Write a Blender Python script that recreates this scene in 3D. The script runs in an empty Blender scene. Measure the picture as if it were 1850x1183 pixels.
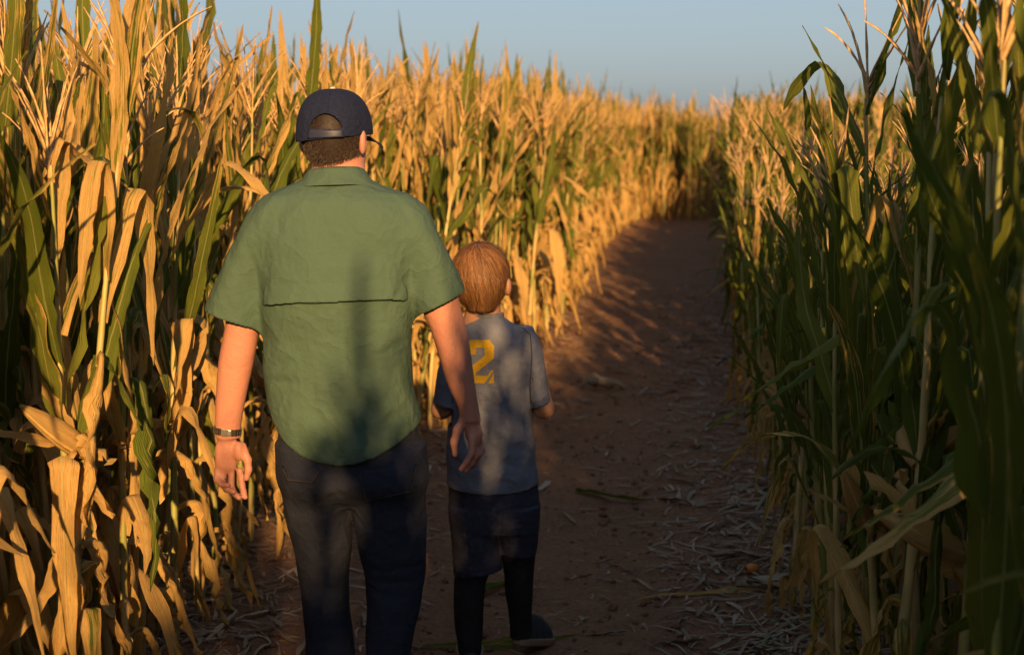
import bpy, bmesh, math, random
import numpy as np
from mathutils import Vector, Matrix
from mathutils.bvhtree import BVHTree

# ------------------------------------------------------------------ camera, sky, sun, exposure
scene = bpy.context.scene
F_PX, IMG_W, IMG_H = 2570.0, 1850.0, 1183.0
HORIZON_PY = 228.0
CAM_H = 1.70
PITCH = math.atan((IMG_H / 2 - HORIZON_PY) / F_PX)
MAN_D = 3.85

cam_data = bpy.data.cameras.new("camera")
cam_data.sensor_width = 36.0
cam_data.lens = F_PX / IMG_W * 36.0
cam_data.clip_start = 0.05
cam_data.clip_end = 3000.0
cam_data.dof.use_dof = True
cam_data.dof.focus_distance = 3.9
cam_data.dof.aperture_fstop = 3.5
cam = bpy.data.objects.new("camera", cam_data)
cam.location = (0, 0, CAM_H)
cam.rotation_euler = (math.pi / 2 - PITCH, 0, 0)
scene.collection.objects.link(cam)
scene.camera = cam

SUN_ELEV = math.radians(17.0)
SUN_AZ = math.radians(7.5)          # to the right of straight behind the camera
world = bpy.data.worlds.new("World")
scene.world = world
world.use_nodes = True
wn = world.node_tree
sky = wn.nodes.new("ShaderNodeTexSky")
sky.sky_type = 'NISHITA'
sky.sun_disc = False
sky.sun_elevation = SUN_ELEV
sky.sun_rotation = math.pi - SUN_AZ
sky.air_density = 1.0
sky.dust_density = 2.0
sky.ozone_density = 6.0
gam = wn.nodes.new("ShaderNodeGamma"); gam.inputs[1].default_value = 0.42
wn.links.new(sky.outputs[0], gam.inputs[0])
hsv = wn.nodes.new("ShaderNodeHueSaturation"); hsv.inputs["Saturation"].default_value = 1.0
wn.links.new(gam.outputs[0], hsv.inputs["Color"])
wn.links.new(hsv.outputs[0], wn.nodes["Background"].inputs[0])
wn.nodes["Background"].inputs[1].default_value = 0.148

sun_data = bpy.data.lights.new("sun", 'SUN')
sun_data.energy = 4.9
sun_data.angle = math.radians(0.8)
sun_data.color = (1.0, 0.59, 0.235)
sun = bpy.data.objects.new("sun", sun_data)
ldir = Vector((-math.sin(SUN_AZ) * math.cos(SUN_ELEV), math.cos(SUN_AZ) * math.cos(SUN_ELEV), -math.sin(SUN_ELEV)))
sun.rotation_euler = ldir.to_track_quat('-Z', 'Y').to_euler()
sun.location = (6, -20, 12)
scene.collection.objects.link(sun)

scene.view_settings.view_transform = 'Standard'
scene.view_settings.look = 'None'
scene.view_settings.exposure = 1.06
scene.view_settings.gamma = 1.0
scene.view_settings.use_curve_mapping = False
scene.render.engine = 'CYCLES'
scene.cycles.max_bounces = 5
scene.cycles.diffuse_bounces = 3
scene.cycles.glossy_bounces = 2
scene.cycles.transmission_bounces = 2
scene.cycles.use_denoising = True

C = scene.collection
RNG = np.random.default_rng(11)

# ------------------------------------------------------------------ helpers
def ray(px, py):
    v = py - IMG_H / 2
    return (px - IMG_W / 2, F_PX * math.cos(PITCH) - v * math.sin(PITCH), -F_PX * math.sin(PITCH) - v * math.cos(PITCH))

def at_depth(px, py, d):
    r = ray(px, py); t = d / r[1]
    return np.array((r[0] * t, d, CAM_H + r[2] * t))

def on_ground(px, py):
    r = ray(px, py); t = -CAM_H / r[2]
    return np.array((r[0] * t, r[1] * t, 0.0))

def project(x, y, z):
    zc = z - CAM_H
    dep = y * math.cos(PITCH) - zc * math.sin(PITCH)
    up = y * math.sin(PITCH) + zc * math.cos(PITCH)
    dep = np.where(np.abs(dep) < 1e-3, 1e-3, dep)
    return IMG_W / 2 + F_PX * x / dep, IMG_H / 2 - F_PX * up / dep, dep

def tag(o, label=None, cat=None, group=None, kind=None):
    if label: o["label"] = label
    if cat: o["category"] = cat
    if group: o["group"] = group
    if kind: o["kind"] = kind
    return o

def fast_mesh(name, V, Q, uv=None, attrs=None, mats=(), smooth=True, T=None):
    """V (n,3), Q (m,4) quads, T (k,3) extra triangles"""
    V = np.asarray(V, np.float32)
    Q = np.zeros((0, 4), np.int32) if Q is None or len(Q) == 0 else np.asarray(Q, np.int32)
    T = np.zeros((0, 3), np.int32) if T is None or len(T) == 0 else np.asarray(T, np.int32)
    me = bpy.data.meshes.new(name)
    me.vertices.add(len(V)); me.vertices.foreach_set("co", V.ravel())
    loops = np.concatenate([Q.ravel(), T.ravel()])
    me.loops.add(len(loops)); me.loops.foreach_set("vertex_index", loops)
    nq, nt = len(Q), len(T)
    me.polygons.add(nq + nt)
    starts = np.concatenate([np.arange(nq) * 4, nq * 4 + np.arange(nt) * 3]).astype(np.int32)
    me.polygons.foreach_set("loop_start", starts)
    if uv is not None:
        l = me.uv_layers.new(name="UVMap")
        l.data.foreach_set("uv", np.asarray(uv, np.float32)[loops].ravel())
    for k, a in (attrs or {}).items():
        at = me.attributes.new(k, 'FLOAT', 'POINT')
        at.data.foreach_set("value", np.asarray(a, np.float32))
    me.polygons.foreach_set("use_smooth", np.full(nq + nt, smooth))
    for m in mats: me.materials.append(m)
    me.update(calc_edges=True)
    return me

def link(name, me, parent=None, loc=None):
    o = bpy.data.objects.new(name, me)
    C.objects.link(o)
    if parent is not None: o.parent = parent
    if loc is not None: o.location = loc
    return o

def smooth01(a, b, t):
    u = np.clip((t - a) / (b - a), 0, 1)
    return u * u * (3 - 2 * u)

def grid_quads(nu, nv, wrap=False):
    """nu rows, nv columns of vertices (row-major)"""
    i = np.arange(nu - 1)[:, None]; j = np.arange(nv if wrap else nv - 1)[None, :]
    a = i * nv + j; b = i * nv + (j + 1) % nv
    return np.stack([a, b, b + nv, a + nv], -1).reshape(-1, 4)

def tube(P, R, n=8):
    """P (m,3) centre line, R (m,) radii -> V,Q (open ends)"""
    P = np.asarray(P, float); R = np.asarray(R, float)
    Tn = np.gradient(P, axis=0); Tn /= np.linalg.norm(Tn, axis=1)[:, None] + 1e-9
    ref = np.array((0.31, 0.95, 0.05))
    S = np.cross(Tn, ref); S /= np.linalg.norm(S, axis=1)[:, None] + 1e-9
    N = np.cross(Tn, S)
    a = np.linspace(0, 2 * np.pi, n, endpoint=False)
    V = P[:, None] + R[:, None, None] * (np.cos(a)[None, :, None] * S[:, None] + np.sin(a)[None, :, None] * N[:, None])
    return V.reshape(-1, 3), grid_quads(len(P), n, True)

class Nodes:
    def __init__(self, name):
        self.m = bpy.data.materials.new(name); self.m.use_nodes = True
        self.t = self.m.node_tree; self.b = self.t.nodes["Principled BSDF"]
        self.out = self.t.nodes["Material Output"]
    def n(self, typ, **kw):
        nd = self.t.nodes.new("ShaderNode" + typ)
        for k, v in kw.items():
            if k.startswith("i_"):
                key = k[2:]
                nd.inputs[int(key) if key.isdigit() else key].default_value = v
            else: setattr(nd, k, v)
        return nd
    def l(self, a, b): self.t.links.new(a, b)
    def math(self, op, a, b=None, c=None, clamp=False):
        nd = self.n("Math", operation=op); nd.use_clamp = clamp
        for i, v in enumerate((a, b, c)):
            if v is None: continue
            if isinstance(v, (int, float)): nd.inputs[i].default_value = v
            else: self.l(v, nd.inputs[i])
        return nd.outputs[0]
    def mix(self, f, a, b, blend='MIX'):
        nd = self.n("MixRGB", blend_type=blend)
        for i, v in enumerate((f, a, b)):
            if isinstance(v, (int, float)): nd.inputs[i].default_value = v
            elif isinstance(v, tuple): nd.inputs[i].default_value = (*v, 1) if len(v) == 3 else v
            else: self.l(v, nd.inputs[i])
        return nd.outputs[0]
    def ramp(self, f, stops, interp='LINEAR'):
        nd = self.n("ValToRGB"); nd.color_ramp.interpolation = interp
        e = nd.color_ramp.elements
        while len(e) < len(stops): e.new(0.5)
        for el, (p, c) in zip(e, stops): el.position = p; el.color = (*c, 1)
        self.l(f, nd.inputs[0]); return nd.outputs[0]
    def noise(self, vec, scale, detail=3, rough=0.55, w=None):
        nd = self.n("TexNoise", i_Scale=scale, i_Detail=detail, i_Roughness=rough)
        if w is not None:
            nd.noise_dimensions = '4D'; self.l(w, nd.inputs["W"])
        if vec is not None: self.l(vec, nd.inputs["Vector"])
        return nd.outputs[0]
    def bump(self, h, strength=0.3, dist=0.01):
        nd = self.n("Bump", i_Strength=strength, i_Distance=dist); self.l(h, nd.inputs["Height"])
        self.l(nd.outputs[0], self.b.inputs["Normal"]); return nd.outputs[0]

# ------------------------------------------------------------------ materials of the field
def corn_leaf_material(name, green_bias=0.0, translucent=0.36):
    k = Nodes(name)
    uv = k.n("UVMap", uv_map="UVMap").outputs[0]
    sx = k.n("SeparateXYZ"); k.l(uv, sx.inputs[0]); u, v = sx.outputs[0], sx.outputs[1]
    dry = k.n("Attribute", attribute_name="dry").outputs["Fac"]
    rnd = k.n("Attribute", attribute_name="rnd").outputs["Fac"]
    obr = k.n("ObjectInfo").outputs["Random"]
    r = k.math('ADD', k.math('MULTIPLY', rnd, 7.3), k.math('MULTIPLY', obr, 11.7))
    # coordinates stretched along the blade: u is -1..1 across, v metres along
    st = k.n("CombineXYZ"); k.l(k.math('MULTIPLY', u, 1.1), st.inputs[0]); k.l(k.math('MULTIPLY', v, 3.0), st.inputs[1])
    n1 = k.noise(st.outputs[0], 2.2, 5, 0.62, r)
    st2 = k.n("CombineXYZ"); k.l(k.math('MULTIPLY', u, 9.0), st2.inputs[0]); k.l(k.math('MULTIPLY', v, 1.3), st2.inputs[1])
    n2 = k.noise(st2.outputs[0], 2.0, 4, 0.6, r)
    st3 = k.n("CombineXYZ"); k.l(k.math('MULTIPLY', u, 6.0), st3.inputs[0]); k.l(k.math('MULTIPLY', v, 30.0), st3.inputs[1])
    n3 = k.noise(st3.outputs[0], 1.6, 3, 0.6, r)
    edge = k.math('POWER', k.math('ABSOLUTE', u), 1.6)
    jit = k.math('MULTIPLY', k.math('SUBTRACT', k.math('FRACT', k.math('MULTIPLY', r, 3.17)), 0.5), 0.42)
    f = k.math('ADD', k.math('ADD', dry, jit), k.math('MULTIPLY', edge, 0.20))
    f = k.math('ADD', f, k.math('MULTIPLY', k.math('SUBTRACT', n1, 0.5), 1.5))
    f = k.math('ADD', f, k.math('MULTIPLY', k.math('SUBTRACT', n2, 0.5), 0.9))
    f = k.math('ADD', f, -0.18 - green_bias)
    mr = k.n("MapRange", interpolation_type='SMOOTHSTEP'); mr.inputs[1].default_value = 0.40; mr.inputs[2].default_value = 0.42
    k.l(f, mr.inputs[0]); fac = mr.outputs[0]
    green = k.ramp(k.math('ADD', k.math('MULTIPLY', n2, 0.6), k.math('MULTIPLY', k.math('FRACT', r), 0.4)),
                   [(0.2, (0.058, 0.092, 0.011)), (0.5, (0.115, 0.145, 0.019)), (0.8, (0.20, 0.205, 0.032))])
    tan = k.ramp(k.math('ADD', k.math('MULTIPLY', n2, 0.55), k.math('MULTIPLY', n3, 0.45)),
                 [(0.25, (0.25, 0.135, 0.045)), (0.43, (0.52, 0.315, 0.105)), (0.58, (0.66, 0.44, 0.165)), (0.78, (0.75, 0.56, 0.27))])
    rim = k.math('SUBTRACT', 1.0, k.math('ABSOLUTE', k.math('MULTIPLY', k.math('SUBTRACT', f, 0.42), 9.0)), clamp=True)
    col = k.mix(fac, green, tan)
    col = k.mix(k.math('MULTIPLY', rim, 0.55), col, (0.36, 0.23, 0.035))
    # rusty flecks
    fl = k.n("MapRange"); fl.inputs[1].default_value = 0.63; fl.inputs[2].default_value = 0.70; k.l(n3, fl.inputs[0])
    col = k.mix(k.math('MULTIPLY', fl.outputs[0], 0.55), col, (0.16, 0.075, 0.025))
    # pale midrib
    mid = k.n("MapRange"); mid.inputs[1].default_value = 0.10; mid.inputs[2].default_value = 0.03; k.l(k.math('ABSOLUTE', u), mid.inputs[0])
    col = k.mix(k.math('MULTIPLY', mid.outputs[0], 0.55), col, (0.42, 0.40, 0.16))
    k.l(col, k.b.inputs["Base Color"])
    k.b.inputs["Roughness"].default_value = 0.66
    k.b.inputs["Specular IOR Level"].default_value = 0.18
    # veins run along the blade
    wv = k.math('SINE', k.math('MULTIPLY', u, 62.0))
    hgt = k.math('ADD', k.math('MULTIPLY', wv, 0.25), k.math('ADD', k.math('MULTIPLY', n2, 1.6), k.math('ADD', k.math('MULTIPLY', n3, 0.9), k.math('MULTIPLY', mid.outputs[0], 0.6))))
    bn = k.bump(hgt, 0.6, 0.006)
    tr = k.n("BsdfTranslucent"); k.l(k.mix(1.0, col, (1.0, 0.95, 0.55), 'MULTIPLY'), tr.inputs[0]); k.l(bn, tr.inputs[1])
    ms = k.n("MixShader", i_0=translucent); k.l(k.b.outputs[0], ms.inputs[1]); k.l(tr.outputs[0], ms.inputs[2])
    k.l(ms.outputs[0], k.out.inputs[0])
    return k.m

def stalk_material():
    k = Nodes("corn_stalk")
    tc = k.n("TexCoord").outputs["Object"]
    mp = k.n("Mapping"); mp.inputs["Scale"].default_value = (60, 60, 3); k.l(tc, mp.inputs[0])
    obr = k.n("ObjectInfo").outputs["Random"]; w = k.math('MULTIPLY', obr, 9.0)
    n1 = k.noise(mp.outputs[0], 1.0, 4, 0.6, w)
    n2 = k.noise(tc, 3.0, 3, 0.6, w)
    tan = k.ramp(n1, [(0.3, (0.26, 0.16, 0.06)), (0.5, (0.46, 0.33, 0.13)), (0.75, (0.60, 0.46, 0.22))])
    grn = k.ramp(n1, [(0.3, (0.13, 0.15, 0.03)), (0.7, (0.28, 0.28, 0.07))])
    mr = k.n("MapRange"); mr.inputs[1].default_value = 0.42; mr.inputs[2].default_value = 0.58; k.l(n2, mr.inputs[0])
    k.l(k.mix(mr.outputs[0], grn, tan), k.b.inputs["Base Color"])
    k.b.inputs["Roughness"].default_value = 0.5
    k.bump(n1, 0.4, 0.003)
    return k.m

def tassel_material():
    k = Nodes("corn_tassel")
    tc = k.n("TexCoord").outputs["Object"]
    n1 = k.noise(tc, 60.0, 3, 0.6)
    k.l(k.ramp(n1, [(0.3, (0.30, 0.175, 0.065)), (0.55, (0.50, 0.32, 0.14)), (0.8, (0.62, 0.44, 0.22))]), k.b.inputs["Base Color"])
    k.b.inputs["Roughness"].default_value = 0.8
    return k.m

def dirt_material():
    k = Nodes("path_dirt")
    tc = k.n("TexCoord").outputs["Object"]
    big = k.noise(tc, 0.7, 4, 0.6); mid = k.noise(tc, 7.0, 6, 0.65); fine = k.noise(tc, 60.0, 5, 0.7)
    col = k.ramp(mid, [(0.3, (0.195, 0.087, 0.042)), (0.5, (0.285, 0.134, 0.066)), (0.72, (0.36, 0.185, 0.097))])
    col = k.mix(0.35, col, k.ramp(big, [(0.35, (0.14, 0.068, 0.036)), (0.65, (0.30, 0.165, 0.090))]))
    col = k.mix(0.35, col, k.ramp(fine, [(0.35, (0.07, 0.042, 0.028)), (0.65, (0.30, 0.20, 0.13))]))
    k.l(col, k.b.inputs["Base Color"])
    k.b.inputs["Roughness"].default_value = 0.95
    k.b.inputs["Specular IOR Level"].default_value = 0.15
    vo = k.n("TexVoronoi", i_Scale=26.0); k.l(tc, vo.inputs["Vector"])
    h = k.math('ADD', k.math('MULTIPLY', mid, 1.2), k.math('ADD', k.math('MULTIPLY', fine, 0.5), k.math('MULTIPLY', vo.outputs["Distance"], 0.35)))
    k.bump(h, 0.95, 0.05)
    return k.m

M_LEAF = corn_leaf_material("corn_leaf_dry_row")
M_STALK = stalk_material()
M_TASSEL = tassel_material()
M_DIRT = dirt_material()

# ------------------------------------------------------------------ ground
def interp_edge(pts):
    a = np.array(pts, float)
    d = np.linspace(-16, 60, 1521); x = np.interp(d, a[:, 1], a[:, 0])
    ker = np.ones(25) / 25
    xs = np.convolve(np.pad(x, 12, mode='edge'), ker, mode='valid')
    return lambda q: np.interp(q, d, xs)

LEFT_EDGE = interp_edge([(-6.0, -14), (-2.9, -4), (-1.7, -1), (-1.22, 1), (-1.13, 3.0), (-1.05, 5.6), (-0.55, 7.8), (0.22, 10.6), (0.66, 15.0), (1.28, 20.8), (2.25, 26.0), (5.5, 33), (12, 44)])
RIGHT_EDGE = interp_edge([(-3.6, -14), (-0.65, -4), (-0.18, -2), (0.15, -1.0), (0.52, 0.0), (0.68, 0.9), (0.80, 2.0), (0.98, 4.4), (1.14, 6.3), (1.80, 11.1), (2.75, 17.4), (4.05, 25.5), (7.2, 31), (14, 42)])  # bent left behind the camera so the unseen corn there shades the man

def ground_z(x, y):
    x = np.asarray(x, float); y = np.asarray(y, float)
    z = 0.010 * np.sin(2.1 * x + 0.7 * y) + 0.008 * np.sin(5.3 * x - 2.9 * y + 1.0) + 0.006 * np.sin(9.1 * y + 4.0 * x + 2.0)
    z = z + 0.004 * np.sin(17 * x + 11 * y) + 0.003 * np.sin(31 * x - 23 * y + .5)
    e = np.minimum(x - LEFT_EDGE(y), RIGHT_EDGE(y) - x)          # > 0 on the path
    return z + 0.05 * (1 - smooth01(-0.35, 0.25, e)) - 0.02

gx = np.unique(np.concatenate([np.linspace(-400, -30, 12), np.linspace(-30, -3, 28), np.linspace(-3, 6, 226), np.linspace(6, 30, 28), np.linspace(30, 400, 12)]))
gy = np.unique(np.concatenate([np.linspace(-60, 0, 24), np.linspace(0, 14, 320), np.linspace(14, 36, 120), np.linspace(36, 900, 22)]))
GX, GY = np.meshgrid(gx, gy)
GZ = ground_z(GX, GY)
gm = fast_mesh("ground", np.stack([GX, GY, GZ], -1).reshape(-1, 3), grid_quads(len(gy), len(gx)), mats=[M_DIRT])
tag(link("ground", gm), kind="structure")
# ------------------------------------------------------------------ corn: leaf, stalk, tassel and ear shapes
def leaf_geom(rng, kind, L, W, ns, nw):
    t = np.linspace(0, 1, ns + 1)
    R = np.radians
    wave_f, curl, crumple = rng.uniform(2.0, 4.5), R(rng.uniform(14, 40)), 0.005
    tw = R(rng.uniform(-35, 35)) * t
    if kind == 'erect':
        th = R(rng.uniform(5, 27)) + R(rng.uniform(-14, 46)) * t ** 1.6
    elif kind == 'arch':
        th = R(rng.uniform(16, 34)) + R(rng.uniform(60, 145)) * smooth01(0.15, 1.0, t)
    elif kind == 'kink':
        tk = rng.uniform(0.3, 0.62)
        a0 = R(rng.uniform(8, 30)); a1 = R(rng.uniform(115, 172))
        th = a0 + (a1 - a0) * smooth01(tk - 0.05, tk + 0.05, t) + R(12) * t
        tw = tw + R(rng.uniform(-50, 50)) * smooth01(tk - 0.1, tk + 0.2, t)
    else:                                   # 'hang': dry, limp, twisted
        a0 = R(rng.uniform(25, 60)); a1 = R(rng.uniform(158, 178))
        tk = rng.uniform(0.12, 0.26)
        th = a0 + (a1 - a0) * smooth01(0.02, tk + 0.12, t) + R(rng.uniform(-10, 10)) * np.sin(6 * t)
        tw = tw + R(rng.uniform(-190, 190)) * smooth01(0.2, 0.9, t)
        curl = R(rng.uniform(35, 88)); crumple = 0.020
        th = th + R(rng.uniform(5, 22)) * np.sin(rng.uniform(9, 18) * t + rng.uniform(0, 6)) * t
        W = W * rng.uniform(0.6, 1.0)
    ph = R(rng.uniform(-45, 45)) * t + 0.16 * np.sin(rng.uniform(3, 8) * t + rng.uniform(0, 6))
    Tn = np.stack([np.sin(th) * np.cos(ph), np.sin(th) * np.sin(ph), np.cos(th)], -1)
    P = np.concatenate([np.zeros((1, 3)), np.cumsum((Tn[1:] + Tn[:-1]) * 0.5 * (L / ns), axis=0)])
    S = np.stack([-np.sin(ph), np.cos(ph), np.zeros_like(ph)], -1)
    N = np.cross(Tn, S)
    tw = tw + 0.12 * np.sin(rng.uniform(5, 11) * t + rng.uniform(0, 6))
    S2 = S * np.cos(tw)[:, None] + N * np.sin(tw)[:, None]
    N2 = -S * np.sin(tw)[:, None] + N * np.cos(tw)[:, None]
    w = W * (0.42 + 0.58 * smooth01(0, 0.22, t)) * np.clip(1 - t ** 2.3, 0, 1) ** 0.75 + 0.002
    w = w * (1 + 0.10 * np.sin(rng.uniform(9, 16) * t + rng.uniform(0, 6)))
    v = np.linspace(-1, 1, nw + 1)
    av = np.abs(v)
    fold = curl * (0.7 + 0.5 * np.sin(rng.uniform(3, 9) * t + rng.uniform(0, 6)))
    lat = v[None] * (w / 2)[:, None] * np.cos(fold[:, None] * av[None])
    nor = -av[None] * (w / 2)[:, None] * np.sin(fold[:, None] * av[None])
    p1, p2 = rng.uniform(0, 6, 2)
    rip = np.where(v[None] > 0, np.sin(2 * np.pi * wave_f * t + p1)[:, None], np.sin(2 * np.pi * (wave_f * 1.2) * t + p2)[:, None])
    nor = nor + rip * av[None] ** 2 * W * 0.13 * np.minimum(1, 4 * (1 - t))[:, None]
    rag = np.where((av > 0.9)[None], rng.normal(0, 0.16 if crumple > .01 else 0.08, nor.shape), 0); lat = lat * (1 + rag)
    if crumple > .01: lat = lat * (1 + 0.22 * np.sin(rng.uniform(14, 30) * t + rng.uniform(0, 6)))[:, None]
    if crumple: nor = nor + rng.normal(0, crumple * 0.45, nor.shape) * np.minimum(1, 3 * t)[:, None]
    V = P[:, None] + lat[..., None] * S2[:, None] + nor[..., None] * N2[:, None]
    U = np.broadcast_to(v[None], (ns + 1, nw + 1)); Lv = np.broadcast_to((t * L)[:, None], (ns + 1, nw + 1))
    off = rng.uniform(0, 20)
    return V.reshape(-1, 3), grid_quads(ns + 1, nw + 1), np.stack([U, Lv + off], -1).reshape(-1, 2), np.repeat(t, nw + 1)

def stalk_geom(H, lean, seg, sides, r0=0.0125):
    z = np.linspace(0, 1, seg + 1)
    x = lean * z ** 1.8 + 0.006 * np.sin(9 * z)
    P = np.stack([x, 0.005 * np.sin(7 * z + 1), z * H], -1)
    r = r0 * (1 - 0.72 * z ** 1.3)
    if seg > 8: r = r * (1 + 0.16 * (np.arange(seg + 1) % 2))
    return (*tube(P, r, sides), P)

def tassel_geom(rng, lod):
    VV, QQ, n = [], [], 0
    nb = rng.integers(5, 10)
    for b in range(nb + 1):
        Lb = rng.uniform(0.18, 0.30) if b else rng.uniform(0.28, 0.38)
        az = rng.uniform(0, 6.28); tilt = 0 if b == 0 else np.radians(rng.uniform(10, 34)); droop = np.radians(rng.uniform(0, 30)) if b else 0.06
        m = 7 if lod == 0 else 3
        t = np.linspace(0, 1, m)
        th = tilt + droop * t ** 2
        st = np.stack([np.sin(th) * np.cos(az), np.sin(th) * np.sin(az), np.cos(th)], -1)
        P = np.cumsum(st * Lb / m, 0); P = P - P[0] + np.array((0, 0, -0.02 if b == 0 else 0.01 * b - 0.01))
        r = (0.0042 if lod == 0 else 0.0046) * (1 - 0.65 * t) * (1 + (0.55 * (np.arange(m) % 2) if lod == 0 else 0))
        V, Q = tube(P, r, 3)
        VV.append(V); QQ.append(Q + n); n += len(V)
    return np.concatenate(VV), np.concatenate(QQ)

def ear_geom(rng):
    # husked ear along +z with ridged husk leaves, one of them peeling off
    L = rng.uniform(0.17, 0.22); m, n = 13, 14
    t = np.linspace(0, 1, m); a = np.linspace(0, 2 * np.pi, n, endpoint=False)
    r = 0.030 * np.clip(np.sin(np.pi * (0.08 + 0.90 * t ** 0.8)), 0.05, 1) ** 0.65 * (1 - 0.15 * t)
    rr = r[:, None] * (1 + 0.07 * np.sin(5 * a)[None] + 0.035 * np.sin(11 * a + 7 * t[:, None]))
    V = np.stack([rr * np.cos(a), rr * np.sin(a), np.broadcast_to((t * L)[:, None], rr.shape)], -1).reshape(-1, 3)
    Q = grid_quads(m, n, True)
    uv = np.stack([np.broadcast_to(np.sin(a * 2.5)[None], rr.shape), np.broadcast_to((t * L)[:, None], rr.shape) + rng.uniform(0, 9)], -1).reshape(-1, 2)
    VV, QQ, UU, nn = [V], [Q], [uv], len(V)
    for k in range(4):
        g = leaf_geom(rng, 'hang' if k < 2 else 'erect', rng.uniform(.12, .24), rng.uniform(.03, .05), 8, 3)
        az = rng.uniform(0, 6.28); c, s = np.cos(az), np.sin(az)
        W = g[0] @ np.array([[c, s, 0], [-s, c, 0], [0, 0, 1]]) + np.array((0.022 * c, 0.022 * s, rng.uniform(.02, .6) * L))
        VV.append(W); QQ.append(g[1] + nn); UU.append(g[2]); nn += len(W)
    return np.concatenate(VV), np.concatenate(QQ), np.concatenate(UU)

# a library of leaves: every entry has a full mesh and a light version of the same leaf
LIB = {}
def build_library():
    for kind, cnt in (('erect', 16), ('arch', 12), ('kink', 12), ('hang', 20)):
        LIB[kind] = []
        for i in range(cnt):
            seed = 1000 * len(kind) + 17 * i + ord(kind[0])
            L = {'erect': (0.50, 0.85), 'arch': (0.5, 0.8), 'kink': (0.5, 0.85), 'hang': (0.38, 0.72)}[kind]
            r0 = np.random.default_rng(seed); l = r0.uniform(*L); w = r0.uniform(0.036, 0.078)
            s2 = r0.integers(1 << 30)
            V, Q, uv, t = leaf_geom(np.random.default_rng(s2), kind, l, w, 22, 4)
            v2, q2, uv2, t2 = leaf_geom(np.random.default_rng(s2), kind, l, w, 8, 2)
            LIB[kind].append(dict(V=V, Q=Q, uv=uv, t=t, v=v2, q=q2, uv2=uv2, t2=t2, me={}))
build_library()
DRY_LEVELS = (0.05, 0.25, 0.45, 0.65, 0.95, -0.18)
def leaf_mesh(kind, i, lev):
    e = LIB[kind][i]
    if lev not in e['me']:
        d = DRY_LEVELS[lev]
        e['me'][lev] = fast_mesh("leaf", e['V'], e['Q'], e['uv'], {"dry": d + 0.22 * e['t'] ** 2, "rnd": np.zeros(len(e['V']))}, [M_LEAF])
    return e['me'][lev]

TASSELS = []
for i in range(6):
    r = np.random.default_rng(50 + i)
    V, Q = tassel_geom(r, 0); v, q = tassel_geom(np.random.default_rng(50 + i), 1)
    TASSELS.append((fast_mesh("tassel", V, Q, mats=[M_TASSEL]), v, q))
EARS = []
for i in range(4):
    V, Q, uv = ear_geom(np.random.default_rng(80 + i))
    EARS.append(fast_mesh("ear", V, Q, uv, {"dry": np.full(len(V), 0.95), "rnd": np.full(len(V), i * .37)}, [M_LEAF]))

def rot_z(a): return np.array([[np.cos(a), -np.sin(a), 0], [np.sin(a), np.cos(a), 0], [0, 0, 1]])

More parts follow.
